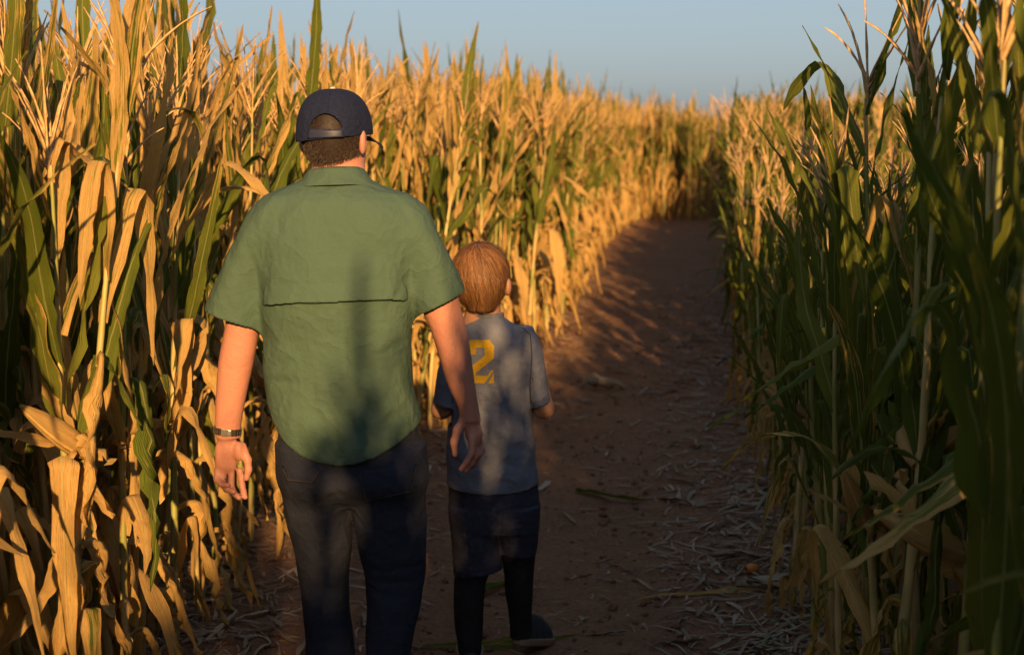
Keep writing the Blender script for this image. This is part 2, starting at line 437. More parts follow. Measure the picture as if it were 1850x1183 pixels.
def make_proto(seed, green):
    """one corn plant as a list of placed parts; green 0 = drying row, 1 = green row"""
    r = np.random.default_rng(seed)
    H = r.uniform(1.58, 1.74)
    V, Q, P = stalk_geom(H, r.uniform(-0.05, 0.05), 22, 8)
    v, q, _ = stalk_geom(H, P[-1, 0], 4, 4)
    pr = dict(H=H, stalk=fast_mesh("stalk", V, Q, mats=[M_STALK]), sv=v, sq=q, leaves=[], ears=[])
    az0 = r.uniform(0, 6.28)
    nn = r.integers(13, 17)
    for i in range(nn):
        h = 0.12 + (H - 0.16) * (i / (nn - 1)) ** 0.92
        rel = i / (nn - 1)
        u = r.uniform()
        if green < 0.5:
            if rel < 0.38: kind, dry = ('hang' if u < 0.72 else 'kink'), 4 if r.uniform() < .85 else 3
            elif rel < 0.68: kind, dry = ('hang' if u < 0.22 else 'kink' if u < 0.42 else 'arch' if u < 0.52 else 'erect'), int(r.choice([0, 0, 1, 1, 2, 3, 4]))
            else: kind, dry = ('erect' if u < 0.80 else 'kink' if u < 0.93 else 'arch'), int(r.choice([0, 1, 2, 2, 3, 3, 4]))
        else:
            if rel < 0.25: kind, dry = ('hang' if u < 0.7 else 'kink'), int(r.choice([2, 3, 4]))
            elif rel < 0.65: kind, dry = ('kink' if u < 0.34 else 'arch' if u < 0.46 else 'hang' if u < .66 else 'erect'), int(r.choice([5, 5, 5, 0, 0, 1]))
            else: kind, dry = ('erect' if u < 0.62 else 'arch' if u < 0.76 else 'kink'), int(r.choice([5, 5, 0, 0, 1, 2]))
        az = az0 + (i % 2) * math.pi + r.normal(0, 0.45)
        sc = ((0.75 if kind == 'arch' else 0.88) if green > .5 else 1.0) * r.uniform(0.8, 1.12) * (0.78 + 0.3 * math.sin(math.pi * min(1, rel + .12)))
        zi = np.interp(h, P[:, 2], P[:, 0])
        pr['leaves'].append((kind, int(r.integers(len(LIB[kind]))), dry, az, sc, (zi, 0, h), r.uniform()))
    pr['tassel'] = (int(r.integers(6)), (P[-1, 0], 0, H - 0.01), r.uniform(0, 6.28))
    if r.uniform() < 0.55:
        h = r.uniform(0.62, 0.95); az = r.uniform(0, 6.28)
        pr['ears'].append((int(r.integers(4)), az, (np.interp(h, P[:, 2], P[:, 0]), 0, h), r.uniform(0.5, 2.7)))
    # the same plant as one light soup of quads, for the mass of the field
    VV, QQ, UU, DD, RR, MM, n = [], [], [], [], [], [], 0
    def add(V, Q, uv, d, rn, m):
        nonlocal n
        VV.append(V); QQ.append(Q + n); UU.append(uv); DD.append(np.broadcast_to(d, len(V))); RR.append(np.full(len(V), rn)); MM.append(np.full(len(Q), m)); n += len(V)
    add(v, q, np.zeros((len(v), 2)), 0.5, 0, 1)
    for kind, i, dry, az, sc, loc, rn in pr['leaves']:
        e = LIB[kind][i]
        add(e['v'] * sc @ rot_z(az).T + np.array(loc), e['q'], e['uv2'], DRY_LEVELS[dry] + .22 * e['t2'] ** 2, rn, 0)
    ti, tl, ta = pr['tassel']
    add(TASSELS[ti][1] @ rot_z(ta).T + np.array(tl), TASSELS[ti][2], np.zeros((len(TASSELS[ti][1]), 2)), 1, 0, 2)
    pr['soup'] = tuple(np.concatenate(a) for a in (VV, QQ, UU, DD, RR, MM))
    return pr

PROTO_DRY = [make_proto(200 + i, 0) for i in range(14)]
PROTO_GREEN = [make_proto(400 + i, 1) for i in range(14)]

# ------------------------------------------------------------------ where the plants stand
plants = []           # x, y, side, rank, height, yaw, proto
def plant_row(side, rank, d0, d1, step):
    r = np.random.default_rng(7 * rank + (1 if side < 0 else 2))
    d = d0
    while d < d1:
        off = 0.07 + rank * 0.30 + r.normal(0, 0.05)
        y = d + r.normal(0, 0.03)
        edge = LEFT_EDGE(y) if side < 0 else RIGHT_EDGE(y)
        x = edge + side * off
        hs = r.normal(1.0, 0.05)
        if side > 0 and y < 0.6: hs *= 1.33  # unseen corn by and behind the camera, made taller to cast shade
        if side > 0 and 0.6 < y < 2.0: hs *= 0.83  # out-of-view corn, lowered to let more sun onto the boy
        if side > 0 and 2.0 < y < 3.8: hs *= 1.12
        if side > 0 and 3.8 < y < 5.1: hs *= 0.90
        if side > 0 and 5.1 < y < 8.2: hs *= 0.77
        elif side > 0 and y < 11: hs *= (1.0 if y < 5.1 else 0.88)
        plants.append((float(x), float(y), side, rank, float(np.clip(hs, 0.70, 1.42)), r.uniform(0, 6.28), int(r.integers(14))))
        d += step * r.uniform(0.7, 1.3) * (1 if d > 0 else 1.3)

for rank in range(9):
    plant_row(-1, rank, -3.0, 30.0, 0.17 if rank < 2 else 0.20)
    plant_row(+1, rank, -12.0, 30.0, 0.17 if rank < 2 else 0.20)
r_ = np.random.default_rng(5)
for k in range(260):                       # the field that closes the far end of the path
    y = r_.uniform(26.2, 29.5); x = r_.uniform(LEFT_EDGE(26.0) - 1, RIGHT_EDGE(26) + 3.0)
    plants.append((x, y, -1, 3, r_.normal(1.0, 0.05), r_.uniform(0, 6.28), int(r_.integers(14))))

def in_view(x, y):
    if y < 1.0: return False
    px, py, dep = project(x, y, 1.2)
    return -120 < px < 1970
scored = []
for i, p in enumerate(plants):
    if in_view(p[0], p[1]):
        w = (1.0, 0.42, 0.2, 0.1)[min(p[3], 3)]
        scored.append((w / p[1], i))
scored.sort(reverse=True)
SINGLE = set(i for _, i in scored[:296])

# ------------------------------------------------------------------ the nearest plants, one by one
def place_plant(p, idx):
    x, y, side, rank, hs, yaw, pi = p
    green = side > 0
    pr = (PROTO_GREEN if green else PROTO_DRY)[pi]
    root = bpy.data.objects.new("corn_plant", None)
    root.empty_display_size = 0.1
    root.location = (x, y, float(ground_z(x, y)) - 0.015)
    root.rotation_euler = (RNG.normal(0, 0.055), RNG.normal(0, 0.055), yaw)
    root.scale = (hs, hs, hs)
    C.objects.link(root)
    ear = bool(pr['ears'])
    row = "shaded row" if green else "sunlit row"
    zone = ("across from the boy" if green else "beside the man") if y < 5.4 else ("just ahead of the boy" if y < 9.5 else "far towards the bend")
    rk = ("edging the %s" if rank == 0 else "deeper in the %s") % row
    size = "tall " if hs > 1.035 else "short " if hs < 0.965 else ""
    look = size + ("eared corn plant " if ear else "earless corn plant ")
    tag(root, look + rk + " " + zone, "corn plant", size + ("eared" if ear else "earless") + " corn plants " + rk + " " + zone)
    link("stalk", pr['stalk'], root)
    for kind, i, dry, az, sc, loc, rn in pr['leaves']:
        o = link("leaf", leaf_mesh(kind, i, dry), root, loc)
        o.rotation_euler = (0, 0, az + RNG.normal(0, 0.25)); s = sc * RNG.uniform(0.9, 1.1); o.scale = (s, s, s)
    ti, tl, ta = pr['tassel']
    o = link("tassel", TASSELS[ti][0], root, tl); o.rotation_euler = (0, 0, ta)
    for ei, az, loc, tilt in pr['ears']:
        o = link("ear", EARS[ei], root, loc); o.rotation_euler = (0, tilt, az)

for i in sorted(SINGLE): place_plant(plants[i], i)

# ------------------------------------------------------------------ the rest of the field as one mass
def field_mass(name, sel, protos, label):
    VV, QQ, UU, DD, RR, MM, n = [], [], [], [], [], [], 0
    for (x, y, side, rank, hs, yaw, pi) in sel:
        V, Q, U, D, R_, M_ = protos[pi]['soup']
        W = (V * hs) @ rot_z(yaw).T + np.array((x, y, float(ground_z(x, y)) - 0.015))
        VV.append(W.astype(np.float32)); QQ.append(Q + n); UU.append(U); DD.append(D); RR.append((R_ + RNG.uniform()) % 1.0); MM.append(M_); n += len(V)
    me = fast_mesh(name, np.concatenate(VV), np.concatenate(QQ), np.concatenate(UU), {"dry": np.concatenate(DD), "rnd": np.concatenate(RR)}, [M_LEAF, M_STALK, M_TASSEL])
    me.polygons.foreach_set("material_index", np.concatenate(MM).astype(np.int32)); me.update()
    tag(link(name, me), label, "corn field", kind="stuff")
rest = [p for i, p in enumerate(plants) if i not in SINGLE]
field_mass("corn_field", [p for p in rest if p[2] < 0], PROTO_DRY, "mass of drying corn standing behind the sunlit front row")
field_mass("corn_field", [p for p in rest if p[2] > 0], PROTO_GREEN, "mass of green corn standing behind the shaded front row")  # also holds the unseen corn shaped to shade the man
print("plants", len(plants), "single", len(SINGLE))
# ------------------------------------------------------------------ people: volumes of blended shapes turned into one surface
class Volume:
    def __init__(s, lo, hi, h):
        s.lo = np.array(lo, float); s.h = h
        s.n = np.ceil((np.array(hi) - s.lo) / h).astype(int) + 1
        s.ax = [(s.lo[i] + h * np.arange(s.n[i])).astype(np.float32) for i in range(3)]
        s.f = np.full(s.n, 0.2, np.float32)
    def region(s, lo, hi):
        sl = []
        for i in range(3):
            a = int(np.clip(math.floor((lo[i] - s.lo[i]) / s.h), 0, s.n[i] - 1)); b = int(np.clip(math.ceil((hi[i] - s.lo[i]) / s.h) + 1, 1, s.n[i]))
            sl.append(slice(a, max(b, a + 1)))
        return tuple(sl)
    def xyz(s, sl):
        return s.ax[0][sl[0]][:, None, None], s.ax[1][sl[1]][None, :, None], s.ax[2][sl[2]][None, None, :]
    def put(s, d, sl, k):
        f = s.f[sl]
        if k > 0:
            hh = np.maximum(k - np.abs(f - d), 0) / k
            s.f[sl] = np.minimum(f, d) - hh * hh * k * 0.25
        else: s.f[sl] = np.minimum(f, d)
    def cone(s, p0, p1, r0, r1, k=0.008, squash=None):
        p0 = np.asarray(p0, float); p1 = np.asarray(p1, float); m = max(r0, r1) + k + 3 * s.h
        sl = s.region(np.minimum(p0, p1) - m, np.maximum(p0, p1) + m); X, Y, Z = s.xyz(sl)
        d = p1 - p0; L2 = float(d @ d) + 1e-9
        t = np.clip(((X - p0[0]) * d[0] + (Y - p0[1]) * d[1] + (Z - p0[2]) * d[2]) / L2, 0, 1)
        q = np.sqrt((X - p0[0] - t * d[0]) ** 2 + (Y - p0[1] - t * d[1]) ** 2 + (Z - p0[2] - t * d[2]) ** 2)
        s.put(q - (r0 + (r1 - r0) * t), sl, k)
    def chain(s, pts, rad, k=0.006):
        for i in range(len(pts) - 1): s.cone(pts[i], pts[i + 1], rad[i], rad[i + 1], k)
    def ell(s, c, r, k=0.01, M=None, cut=False):
        c = np.asarray(c, float); r = np.asarray(r, float); m = r.max() + k + 3 * s.h
        sl = s.region(c - m, c + m); X, Y, Z = s.xyz(sl); X, Y, Z = X - c[0], Y - c[1], Z - c[2]
        if M is not None:
            X, Y, Z = (M[0, 0] * X + M[0, 1] * Y + M[0, 2] * Z, M[1, 0] * X + M[1, 1] * Y + M[1, 2] * Z, M[2, 0] * X + M[2, 1] * Y + M[2, 2] * Z)
        k0 = np.sqrt((X / r[0]) ** 2 + (Y / r[1]) ** 2 + (Z / r[2]) ** 2)
        k1 = np.sqrt((X / r[0] ** 2) ** 2 + (Y / r[1] ** 2) ** 2 + (Z / r[2] ** 2) ** 2)
        d = k0 * (k0 - 1) / np.maximum(k1, 1e-4)
        if cut: s.f[sl] = np.maximum(s.f[sl], -d)
        else: s.put(d.astype(np.float32), sl, k)
    def loft(s, rows, k=0.01, n=2.3, grow=0.0, disp=None, caps=True, soft=9, target=None):
        """rows: (z, cx, cy, a, b) - stacked rounded sections"""
        d, sl = s.loft_field(rows, n, grow, disp, caps, soft, k)
        s.put(d, sl, k)
    def loft_field(s, rows, n=2.3, grow=0.0, disp=None, caps=True, soft=9, k=0.01, full=False):
        R = np.array(sorted(rows, key=lambda q: q[0]), float)
        z0, z1 = R[0, 0], R[-1, 0]; m = grow + k + 3 * s.h + (0.02 if disp else 0)
        lo = ((R[:, 1] - R[:, 3]).min() - m, (R[:, 2] - R[:, 4]).min() - m, z0 - m); hi = ((R[:, 1] + R[:, 3]).max() + m, (R[:, 2] + R[:, 4]).max() + m, z1 + m)
        sl = (slice(0, s.n[0]), slice(0, s.n[1]), slice(0, s.n[2])) if full else s.region(lo, hi); X, Y, Z = s.xyz(sl)
        zz = Z.ravel(); ker = np.ones(soft) / soft
        zd = np.arange(z0 - 0.1, z1 + 0.1, 0.004)
        cols = []
        for c in range(1, 5):
            v = np.interp(zd, R[:, 0], R[:, c]); v = np.convolve(np.pad(v, soft // 2, mode='edge'), ker, mode='valid')
            cols.append(np.interp(zz, zd, v)[None, None, :].astype(np.float32))
        cx, cy, a, b = cols; a = a + grow; b = b + grow
        x, y = np.abs((X - cx) / a), np.abs((Y - cy) / b)
        g = (x ** n + y ** n) ** (1.0 / n)
        d = (g - 1) * np.minimum(a, b)
        if disp is not None: d = d + disp(X, Y, Z)
        if caps: d = np.maximum(d, np.maximum(z0 - Z, Z - z1))
        return d.astype(np.float32), sl
    def mesh(s, relax=1):
        """surface nets"""
        f = s.f; ins = f < 0
        cell = np.zeros(np.array(f.shape) - 1, np.int8)
        for dx in (0, 1):
            for dy in (0, 1):
                for dz in (0, 1):
                    cell += ins[dx:f.shape[0] - 1 + dx, dy:f.shape[1] - 1 + dy, dz:f.shape[2] - 1 + dz]
        act = np.argwhere((cell > 0) & (cell < 8))
        idx = np.full(cell.shape, -1, np.int32); idx[tuple(act.T)] = np.arange(len(act))
        acc = np.zeros((len(act), 3)); cnt = np.zeros(len(act))
        cs = [(dx, dy, dz) for dx in (0, 1) for dy in (0, 1) for dz in (0, 1)]
        val = {c: f[act[:, 0] + c[0], act[:, 1] + c[1], act[:, 2] + c[2]] for c in cs}
        for c in cs:
            for axis in range(3):
                if c[axis] == 0:
                    e = list(c); e[axis] = 1; e = tuple(e)
                    a, b = val[c], val[e]; m = (a < 0) != (b < 0)
                    t = np.where(m, a / np.where(m, a - b, 1), 0)
                    p = np.tile(np.array(c, float), (len(act), 1)); p[:, axis] += t
                    acc[m] += p[m]; cnt[m] += 1
        V = (act + acc / cnt[:, None]) * s.h + s.lo
        Q = []
        for axis in range(3):
            o = [i for i in range(3) if i != axis]
            sa = [slice(None)] * 3; sb = [slice(None)] * 3
            sa[axis] = slice(0, -1); sb[axis] = slice(1, None)
            A, B = ins[tuple(sa)], ins[tuple(sb)]
            e = np.argwhere(A != B)
            e = e[(e[:, o[0]] > 0) & (e[:, o[1]] > 0) & (e[:, o[0]] < f.shape[o[0]] - 1) & (e[:, o[1]] < f.shape[o[1]] - 1)]
            if not len(e): continue
            flip = A[tuple(e.T)]
            if axis == 1: flip = ~flip
            c = []
            for da, db in ((-1, -1), (0, -1), (0, 0), (-1, 0)):
                q = e.copy(); q[:, o[0]] += da; q[:, o[1]] += db
                c.append(idx[tuple(q.T)])
            c = np.stack(c, -1); c[~flip] = c[~flip][:, ::-1]
            Q.append(c)
        Q = np.concatenate(Q)
        for _ in range(relax):                      # light smoothing to take the grid steps away
            N = np.zeros_like(V); K = np.zeros(len(V))
            for a, b in ((0, 1), (1, 2), (2, 3), (3, 0)):
                for i, j in ((a, b), (b, a)):
                    for d in range(3): N[:, d] += np.bincount(Q[:, i], V[Q[:, j], d], len(V))
                    K += np.bincount(Q[:, i], minlength=len(V))
            V = V * 0.45 + 0.55 * N / np.maximum(K, 1)[:, None]
        return V, Q

def vol_object(name, vol, mat, parent=None, relax=1, origin=None):
    V, Q = vol.mesh(relax)
    if origin is not None: V = V - np.array(origin)
    me = fast_mesh(name, V, Q, mats=[mat])
    o = link(name, me, parent)
    if parent is None and origin is not None: o.location = origin
    return o

def sections(rows, D, bmul=1.0):
    """photo rows (py, left px, right px, depth offset, half depth) -> loft rows"""
    out = []
    for py, l, r, dy, b in rows:
        A = at_depth(l, py, D + dy); B = at_depth(r, py, D + dy)
        out.append(((A[2] + B[2]) / 2, (A[0] + B[0]) / 2, D + dy, (B[0] - A[0]) / 2, b * bmul))
    return out

def creases(lst, D):
    """fold lines drawn on the cloth: (px0,py0,px1,py1, width m, depth m); +depth = groove"""
    segs = []
    for a, b, c, d, w, dep in lst:
        p, q = at_depth(a, b, D), at_depth(c, d, D)
        segs.append((p[0], p[2], q[0] - p[0], q[2] - p[2], w, dep))
    def fn(X, Y, Z):
        tot = 0
        for x0, z0, dx, dz, w, dep in segs:
            t = np.clip(((X - x0) * dx + (Z - z0) * dz) / (dx * dx + dz * dz), 0, 1)
            fade = np.sin(np.pi * np.clip(0.12 + 0.8 * t, 0, 1))
            q = np.sqrt((X - x0 - t * dx) ** 2 + (Z - z0 - t * dz) ** 2)
            tot = tot + dep * fade * np.exp(-(q / w) ** 2) * (1 / (1 + np.exp((Y - D) * 30)))
        return tot
    return fn

def cloth_noise(amp, sc, seed):
    r = np.random.default_rng(seed); ph = r.uniform(0, 6.28, 12)
    def fn(X, Y, Z):
        w = 0.35 * np.sin(sc * 0.55 * Z + ph[0]) + 0.3 * np.sin(sc * 0.8 * X + ph[1])
        v = np.sin(sc * (X * 0.9 + 0.35 * Z) + 2.2 * w + ph[2]) + 0.7 * np.sin(sc * (1.5 * X - 0.5 * Z + 0.6 * Y) + 1.7 * w + ph[3])
        v = v + 0.5 * np.sin(sc * (0.5 * X + 1.7 * Z + 0.8 * Y) + ph[4]) + 0.35 * np.sin(sc * (2.6 * X + 1.1 * Z - Y) + ph[5])
        return amp * v
    return fn

# ------------------------------------------------------------------ materials of people
def skin_material(name, base, red):
    k = Nodes(name); tc = k.n("TexCoord").outputs["Object"]
    n1 = k.noise(tc, 14, 4, 0.6); n2 = k.noise(tc, 220, 3, 0.6)
    col = k.mix(k.math('MULTIPLY', n1, 0.8), base, red)
    col = k.mix(k.math('MULTIPLY', n2, 0.35), col, tuple(c * 0.5 for c in red))
    col = k.mix(k.math('MULTIPLY', k.noise(tc, 38, 3, 0.6), 0.5), col, tuple(c * 0.9 for c in red))
    k.l(col, k.b.inputs["Base Color"])
    k.b.inputs["Roughness"].default_value = 0.52
    k.b.inputs["Specular IOR Level"].default_value = 0.35
    k.b.inputs["Subsurface Weight"].default_value = 0.12
    k.b.inputs["Subsurface Radius"].default_value = (0.02, 0.008, 0.004)
    k.b.inputs["Subsurface Scale"].default_value = 0.35
    k.bump(k.math('ADD', k.math('MULTIPLY', n2, 0.6), k.math('ADD', k.noise(tc, 70, 3), k.math('MULTIPLY', k.noise(tc, 25, 3), 1.5))), 0.4, 0.004)
    return k.m

def cloth_material(name, base, var=0.25, weave=900.0, rough=0.85, sheen=0.15, mottle=40.0):
    k = Nodes(name); tc = k.n("TexCoord").outputs["Object"]
    n1 = k.noise(tc, mottle, 4, 0.6); n2 = k.noise(tc, 4.0, 3, 0.6); n3 = k.noise(tc, weave, 2, 0.6)
    lo = tuple(c * (1 - var) for c in base); hi = tuple(min(1, c * (1 + var)) for c in base)
    col = k.mix(n3, lo, hi); col = k.mix(k.math('MULTIPLY', n1, 0.5), col, lo); col = k.mix(k.math('MULTIPLY', n2, 0.3), col, hi)
    k.l(col, k.b.inputs["Base Color"])
    k.b.inputs["Roughness"].default_value = rough
    k.b.inputs["Specular IOR Level"].default_value = 0.2
    k.b.inputs["Sheen Weight"].default_value = sheen
    h = k.math('ADD', k.math('MULTIPLY', n3, 0.35), k.math('ADD', k.noise(tc, 55, 4, 0.6), k.math('MULTIPLY', k.noise(tc, 16, 3, 0.5), 1.6)))
    rid = k.math('ABSOLUTE', k.math('SUBTRACT', k.noise(tc, 11, 2, 0.5), 0.5))
    rid2 = k.math('ABSOLUTE', k.math('SUBTRACT', k.noise(tc, 24, 2, 0.5), 0.5))
    h = k.math('SUBTRACT', h, k.math('ADD', k.math('MULTIPLY', k.math('POWER', rid, 0.7), 4.5), k.math('MULTIPLY', k.math('POWER', rid2, 0.7), 1.6)))
    k.bump(h, 0.42, 0.007)
    return k.m

def plain(name, col, rough=0.6, metal=0.0, spec=0.4, noise=60.0, var=0.25):
    k = Nodes(name); tc = k.n("TexCoord").outputs["Object"]
    n1 = k.noise(tc, noise, 4, 0.6)
    k.l(k.mix(n1, tuple(c * (1 - var) for c in col), tuple(min(1, c * (1 + var)) for c in col)), k.b.inputs["Base Color"])
    k.b.inputs["Roughness"].default_value = rough; k.b.inputs["Metallic"].default_value = metal
    k.b.inputs["Specular IOR Level"].default_value = spec
    k.bump(n1, 0.15, 0.003)
    return k.m

def hair_material(name, dark, light):
    k = Nodes(name)
    rnd = k.n("Attribute", attribute_name="rnd").outputs["Fac"]
    k.l(k.ramp(rnd, [(0.0, dark), (0.6, tuple((a + b) / 2 for a, b in zip(dark, light))), (1.0, light)]), k.b.inputs["Base Color"])
    k.b.inputs["Roughness"].default_value = 0.62
    k.b.inputs["Specular IOR Level"].default_value = 0.4
    return k.m

M_SKIN = skin_material("skin_man", (0.50, 0.270, 0.195), (0.45, 0.170, 0.122))
M_SKIN2 = skin_material("skin_boy", (0.50, 0.29, 0.185), (0.42, 0.19, 0.11))
M_SHIRT = cloth_material("green_shirt_cloth", (0.056, 0.097, 0.072), 0.2, 700, 0.85, 0.0)
M_JEANS = cloth_material("dark_denim", (0.021, 0.025, 0.042), 0.5, 650, 0.9, 0.0)
M_STITCH = plain("tan_stitching", (0.085, 0.062, 0.040), 0.8)
M_CAP = cloth_material("navy_cap_cloth", (0.0078, 0.012, 0.034), 0.4, 500, 0.9, 0.0)
def cap_mesh_look(m):
    t = m.node_tree; b = t.nodes["Principled BSDF"]; src = b.inputs["Base Color"].links[0].from_socket
    tc = t.nodes.new("ShaderNodeTexCoord"); ck = t.nodes.new("ShaderNodeTexVoronoi"); ck.inputs["Scale"].default_value = 190; ck.feature = 'DISTANCE_TO_EDGE'
    t.links.new(tc.outputs["Object"], ck.inputs["Vector"])
    mr = t.nodes.new("ShaderNodeMapRange"); mr.inputs[1].default_value = .16; mr.inputs[2].default_value = .30; t.links.new(ck.outputs["Distance"], mr.inputs[0])
    mx = t.nodes.new("ShaderNodeMixRGB"); t.links.new(mr.outputs[0], mx.inputs[0]); t.links.new(src, mx.inputs[1]); mx.inputs[2].default_value = (.016, .021, .046, 1)
    t.links.new(mx.outputs[0], b.inputs["Base Color"])
cap_mesh_look(M_CAP)
M_CAPSTRAP = plain("navy_plastic_strap", (0.016, 0.021, 0.048), 0.5)
M_TEE = cloth_material("grey_jersey", (0.145, 0.157, 0.207), 0.3, 420, 0.9, 0.0, 120.0)
M_TEESEAM = plain("dark_seam", (0.03, 0.035, 0.05), 0.8)
M_NUMBER = plain("yellow_print", (0.44, 0.26, 0.014), 0.8, 0.0, 0.2, 140.0, 0.4)
M_SHORTS = cloth_material("navy_sport_cloth", (0.034, 0.036, 0.062), 0.35, 500, 0.55, 0.0)
M_LEGGING = cloth_material("black_legging_cloth", (0.019, 0.018, 0.020), 0.35, 600, 0.85, 0.0)
M_SHOE = cloth_material("dark_shoe_mesh", (0.030, 0.032, 0.036), 0.4, 300, 0.7, 0.05)
M_SOLE = plain("brown_rubber_sole", (0.21, 0.135, 0.092), 0.7)
M_LACE = plain("rust_trim", (0.20, 0.07, 0.03), 0.7)
M_STEEL = plain("watch_steel", (0.62, 0.60, 0.56), 0.28, 1.0, 0.5, 90, 0.15)
M_HAIR = hair_material("dark_brown_hair", (0.009, 0.005, 0.003), (0.055, 0.027, 0.013))
M_HAIR2 = hair_material("brown_hair", (0.034, 0.013, 0.005), (0.26, 0.118, 0.040))
M_EYE = plain("eye_white", (0.75, 0.72, 0.68), 0.2)
M_IRIS = plain("eye_iris", (0.06, 0.04, 0.02), 0.15)

def strands(name, roots, dirs, lens, width, curlf, parent, mat, rng, down=0.6, seg=5, hug=None, origin=None):
    """thin hair ribbons: roots (n,3), dirs (n,3)"""
    n = len(roots); P = np.zeros((n, seg + 1, 3)); P[:, 0] = roots; d = dirs.copy()
    for s in range(seg):
        d = d + np.array((0, 0, -down))[None] * (1.0 / seg) + rng.normal(0, curlf, d.shape)
        d /= np.linalg.norm(d, axis=1)[:, None]
        P[:, s + 1] = P[:, s] + d * (lens / seg)[:, None]
        if hug is not None: P[:, s + 1] = hug(P[:, s + 1], s)
    T = np.gradient(P, axis=1); view = rng.normal(0, 1, (n, 1, 3)) * 0.4 + np.array((0, -1, 0.1))
    S = np.cross(T, view); S /= np.linalg.norm(S, axis=2)[..., None] + 1e-9
    w = width * np.linspace(1, 0.25, seg + 1)[None, :, None]
    V = np.stack([P - S * w, P + S * w], 2).reshape(-1, 3)
    b = (np.arange(n)[:, None] * (seg + 1) + np.arange(seg)[None]) * 2
    Q = np.stack([b, b + 1, b + 3, b + 2], -1).reshape(-1, 4)
    rn = np.repeat(np.clip(rng.normal(0.5, 0.25, n), 0, 1), (seg + 1) * 2)
    if origin is not None: V = V - np.array(origin)
    return V, Q, rn

def normals_of(V, Q):
    fn = np.cross(V[Q[:, 2]] - V[Q[:, 0]], V[Q[:, 3]] - V[Q[:, 1]]); N = np.zeros_like(V)
    for i in range(4):
        for d in range(3): N[:, d] += np.bincount(Q[:, i], fn[:, d], len(V))
    return N / (np.linalg.norm(N, axis=1)[:, None] + 1e-12)
# ------------------------------------------------------------------ the man
D = MAN_D
def P(px, py, dd=0.0): return at_depth(px, py, D + dd)
man_rng = np.random.default_rng(3)
MAN_BASE = np.array((P(615, 800)[0], D, 0.0))

torso_rows = sections([(312, 566, 650, 0.015, .062), (326, 545, 668, 0.01, .075), (340, 505, 702, 0.005, .095), (356, 474, 738, 0.0, .112), (378, 456, 764, 0, .126),
    (420, 456, 762, -0.005, .138), (480, 462, 754, -0.01, .146), (545, 470, 746, -0.01, .146), (600, 476, 743, -0.005, .142), (650, 475, 745, 0, .142),
    (700, 478, 750, 0, .143), (750, 488, 760, 0, .146), (800, 498, 768, 0, .148), (860, 508, 772, 0, .148)], D)
sleeve_l = sections([(362, 490, 545, 0, .060), (374, 466, 535, 0, .070), (386, 452, 525, 0, .077), (400, 441, 515, 0, .080), (420, 430, 505, -.005, .082), (460, 411, 496, -.005, .084), (500, 395, 487, -.005, .085), (540, 379, 480, -.005, .086), (610, 356, 474, -.005, .088)], D)
sleeve_r = sections([(352, 680, 735, 0, .060), (364, 690, 756, 0, .070), (378, 698, 770, 0, .077), (394, 706, 779, 0, .080), (420, 715, 791, -.005, .082), (460, 727, 812, -.005, .084), (500, 739, 832, -.005, .085), (580, 757, 862, -.005, .088)], D)

def cut_line(px0, py0, px1, py1):
    a, b = P(px0, py0), P(px1, py1); s = (b[2] - a[2]) / (b[0] - a[0])
    return lambda X: a[2] + s * (X - a[0])

man_crease = creases([
    (548, 348, 505, 392, .010, .0035), (520, 362, 488, 405, .009, .003), (498, 372, 470, 410, .008, .003), (505, 398, 500, 430, .010, .003),
    (700, 352, 740, 400, .012, .003), (725, 370, 752, 430, .010, .003), (742, 470, 738, 520, .010, .006), (760, 440, 742, 500, .012, .005), (775, 470, 748, 520, .010, .005),
    (735, 500, 700, 560, .012, .003), (452, 470, 466, 545, .010, .005), (440, 440, 460, 500, .010, .004), (428, 480, 440, 570, .012, .003),
    (622, 548, 624, 700, .012, .003), (690, 640, 745, 610, .012, .005), (640, 700, 690, 760, .020, .004), (560, 680, 585, 800, .022, .004), (520, 650, 480, 690, .013, .0035),
    (470, 684, 530, 664, .012, -.0045), (475, 694, 540, 690, .011, .003), (745, 730, 690, 770, .018, .005), (600, 760, 610, 830, .022, .004), (660, 740, 665, 820, .022, .004),
    (710, 700, 730, 790, .018, -.004), (530, 720, 520, 800, .018, -.004), (812, 480, 800, 540, .014, .003), (400, 520, 415, 578, .014, .003)], D - 0.12)
man_noise = cloth_noise(0.0019, 24, 4)
def shirt_disp(X, Y, Z): return 2.3 * man_crease(X, Y, Z) + man_noise(X, Y, Z)

hem_pts = [(478, 742), (488, 762), (500, 786), (520, 806), (545, 822), (575, 833), (612, 839), (645, 835), (680, 824), (715, 806), (745, 785), (764, 766), (775, 750)]
hemx = np.array([P(a, b, -.1)[0] for a, b in hem_pts]); hemz = np.array([P(a, b, -.12)[2] for a, b in hem_pts])

lo = (P(350, 500)[0], D - .24, 0.66); hi = (P(870, 500)[0], D + .24, 1.66)
sv = Volume(lo, hi, 0.0042)
sv.loft(torso_rows, 0.01, 2.35, 0, shirt_disp)
sl_ = sv.loft_field(sleeve_l, 2.1, 0, shirt_disp); X, Y, Z = sv.xyz(sl_[1]); cl = cut_line(372, 557, 470, 590)
sv.put(np.maximum(sl_[0], (cl(X) - Z) * 0.93).astype(np.float32), sl_[1], 0.03)
sr_ = sv.loft_field(sleeve_r, 2.1, 0, shirt_disp); X, Y, Z = sv.xyz(sr_[1]); cr = cut_line(843, 524, 757, 566)
sv.put(np.maximum(sr_[0], (cr(X) - Z) * 0.90).astype(np.float32), sr_[1], 0.03)
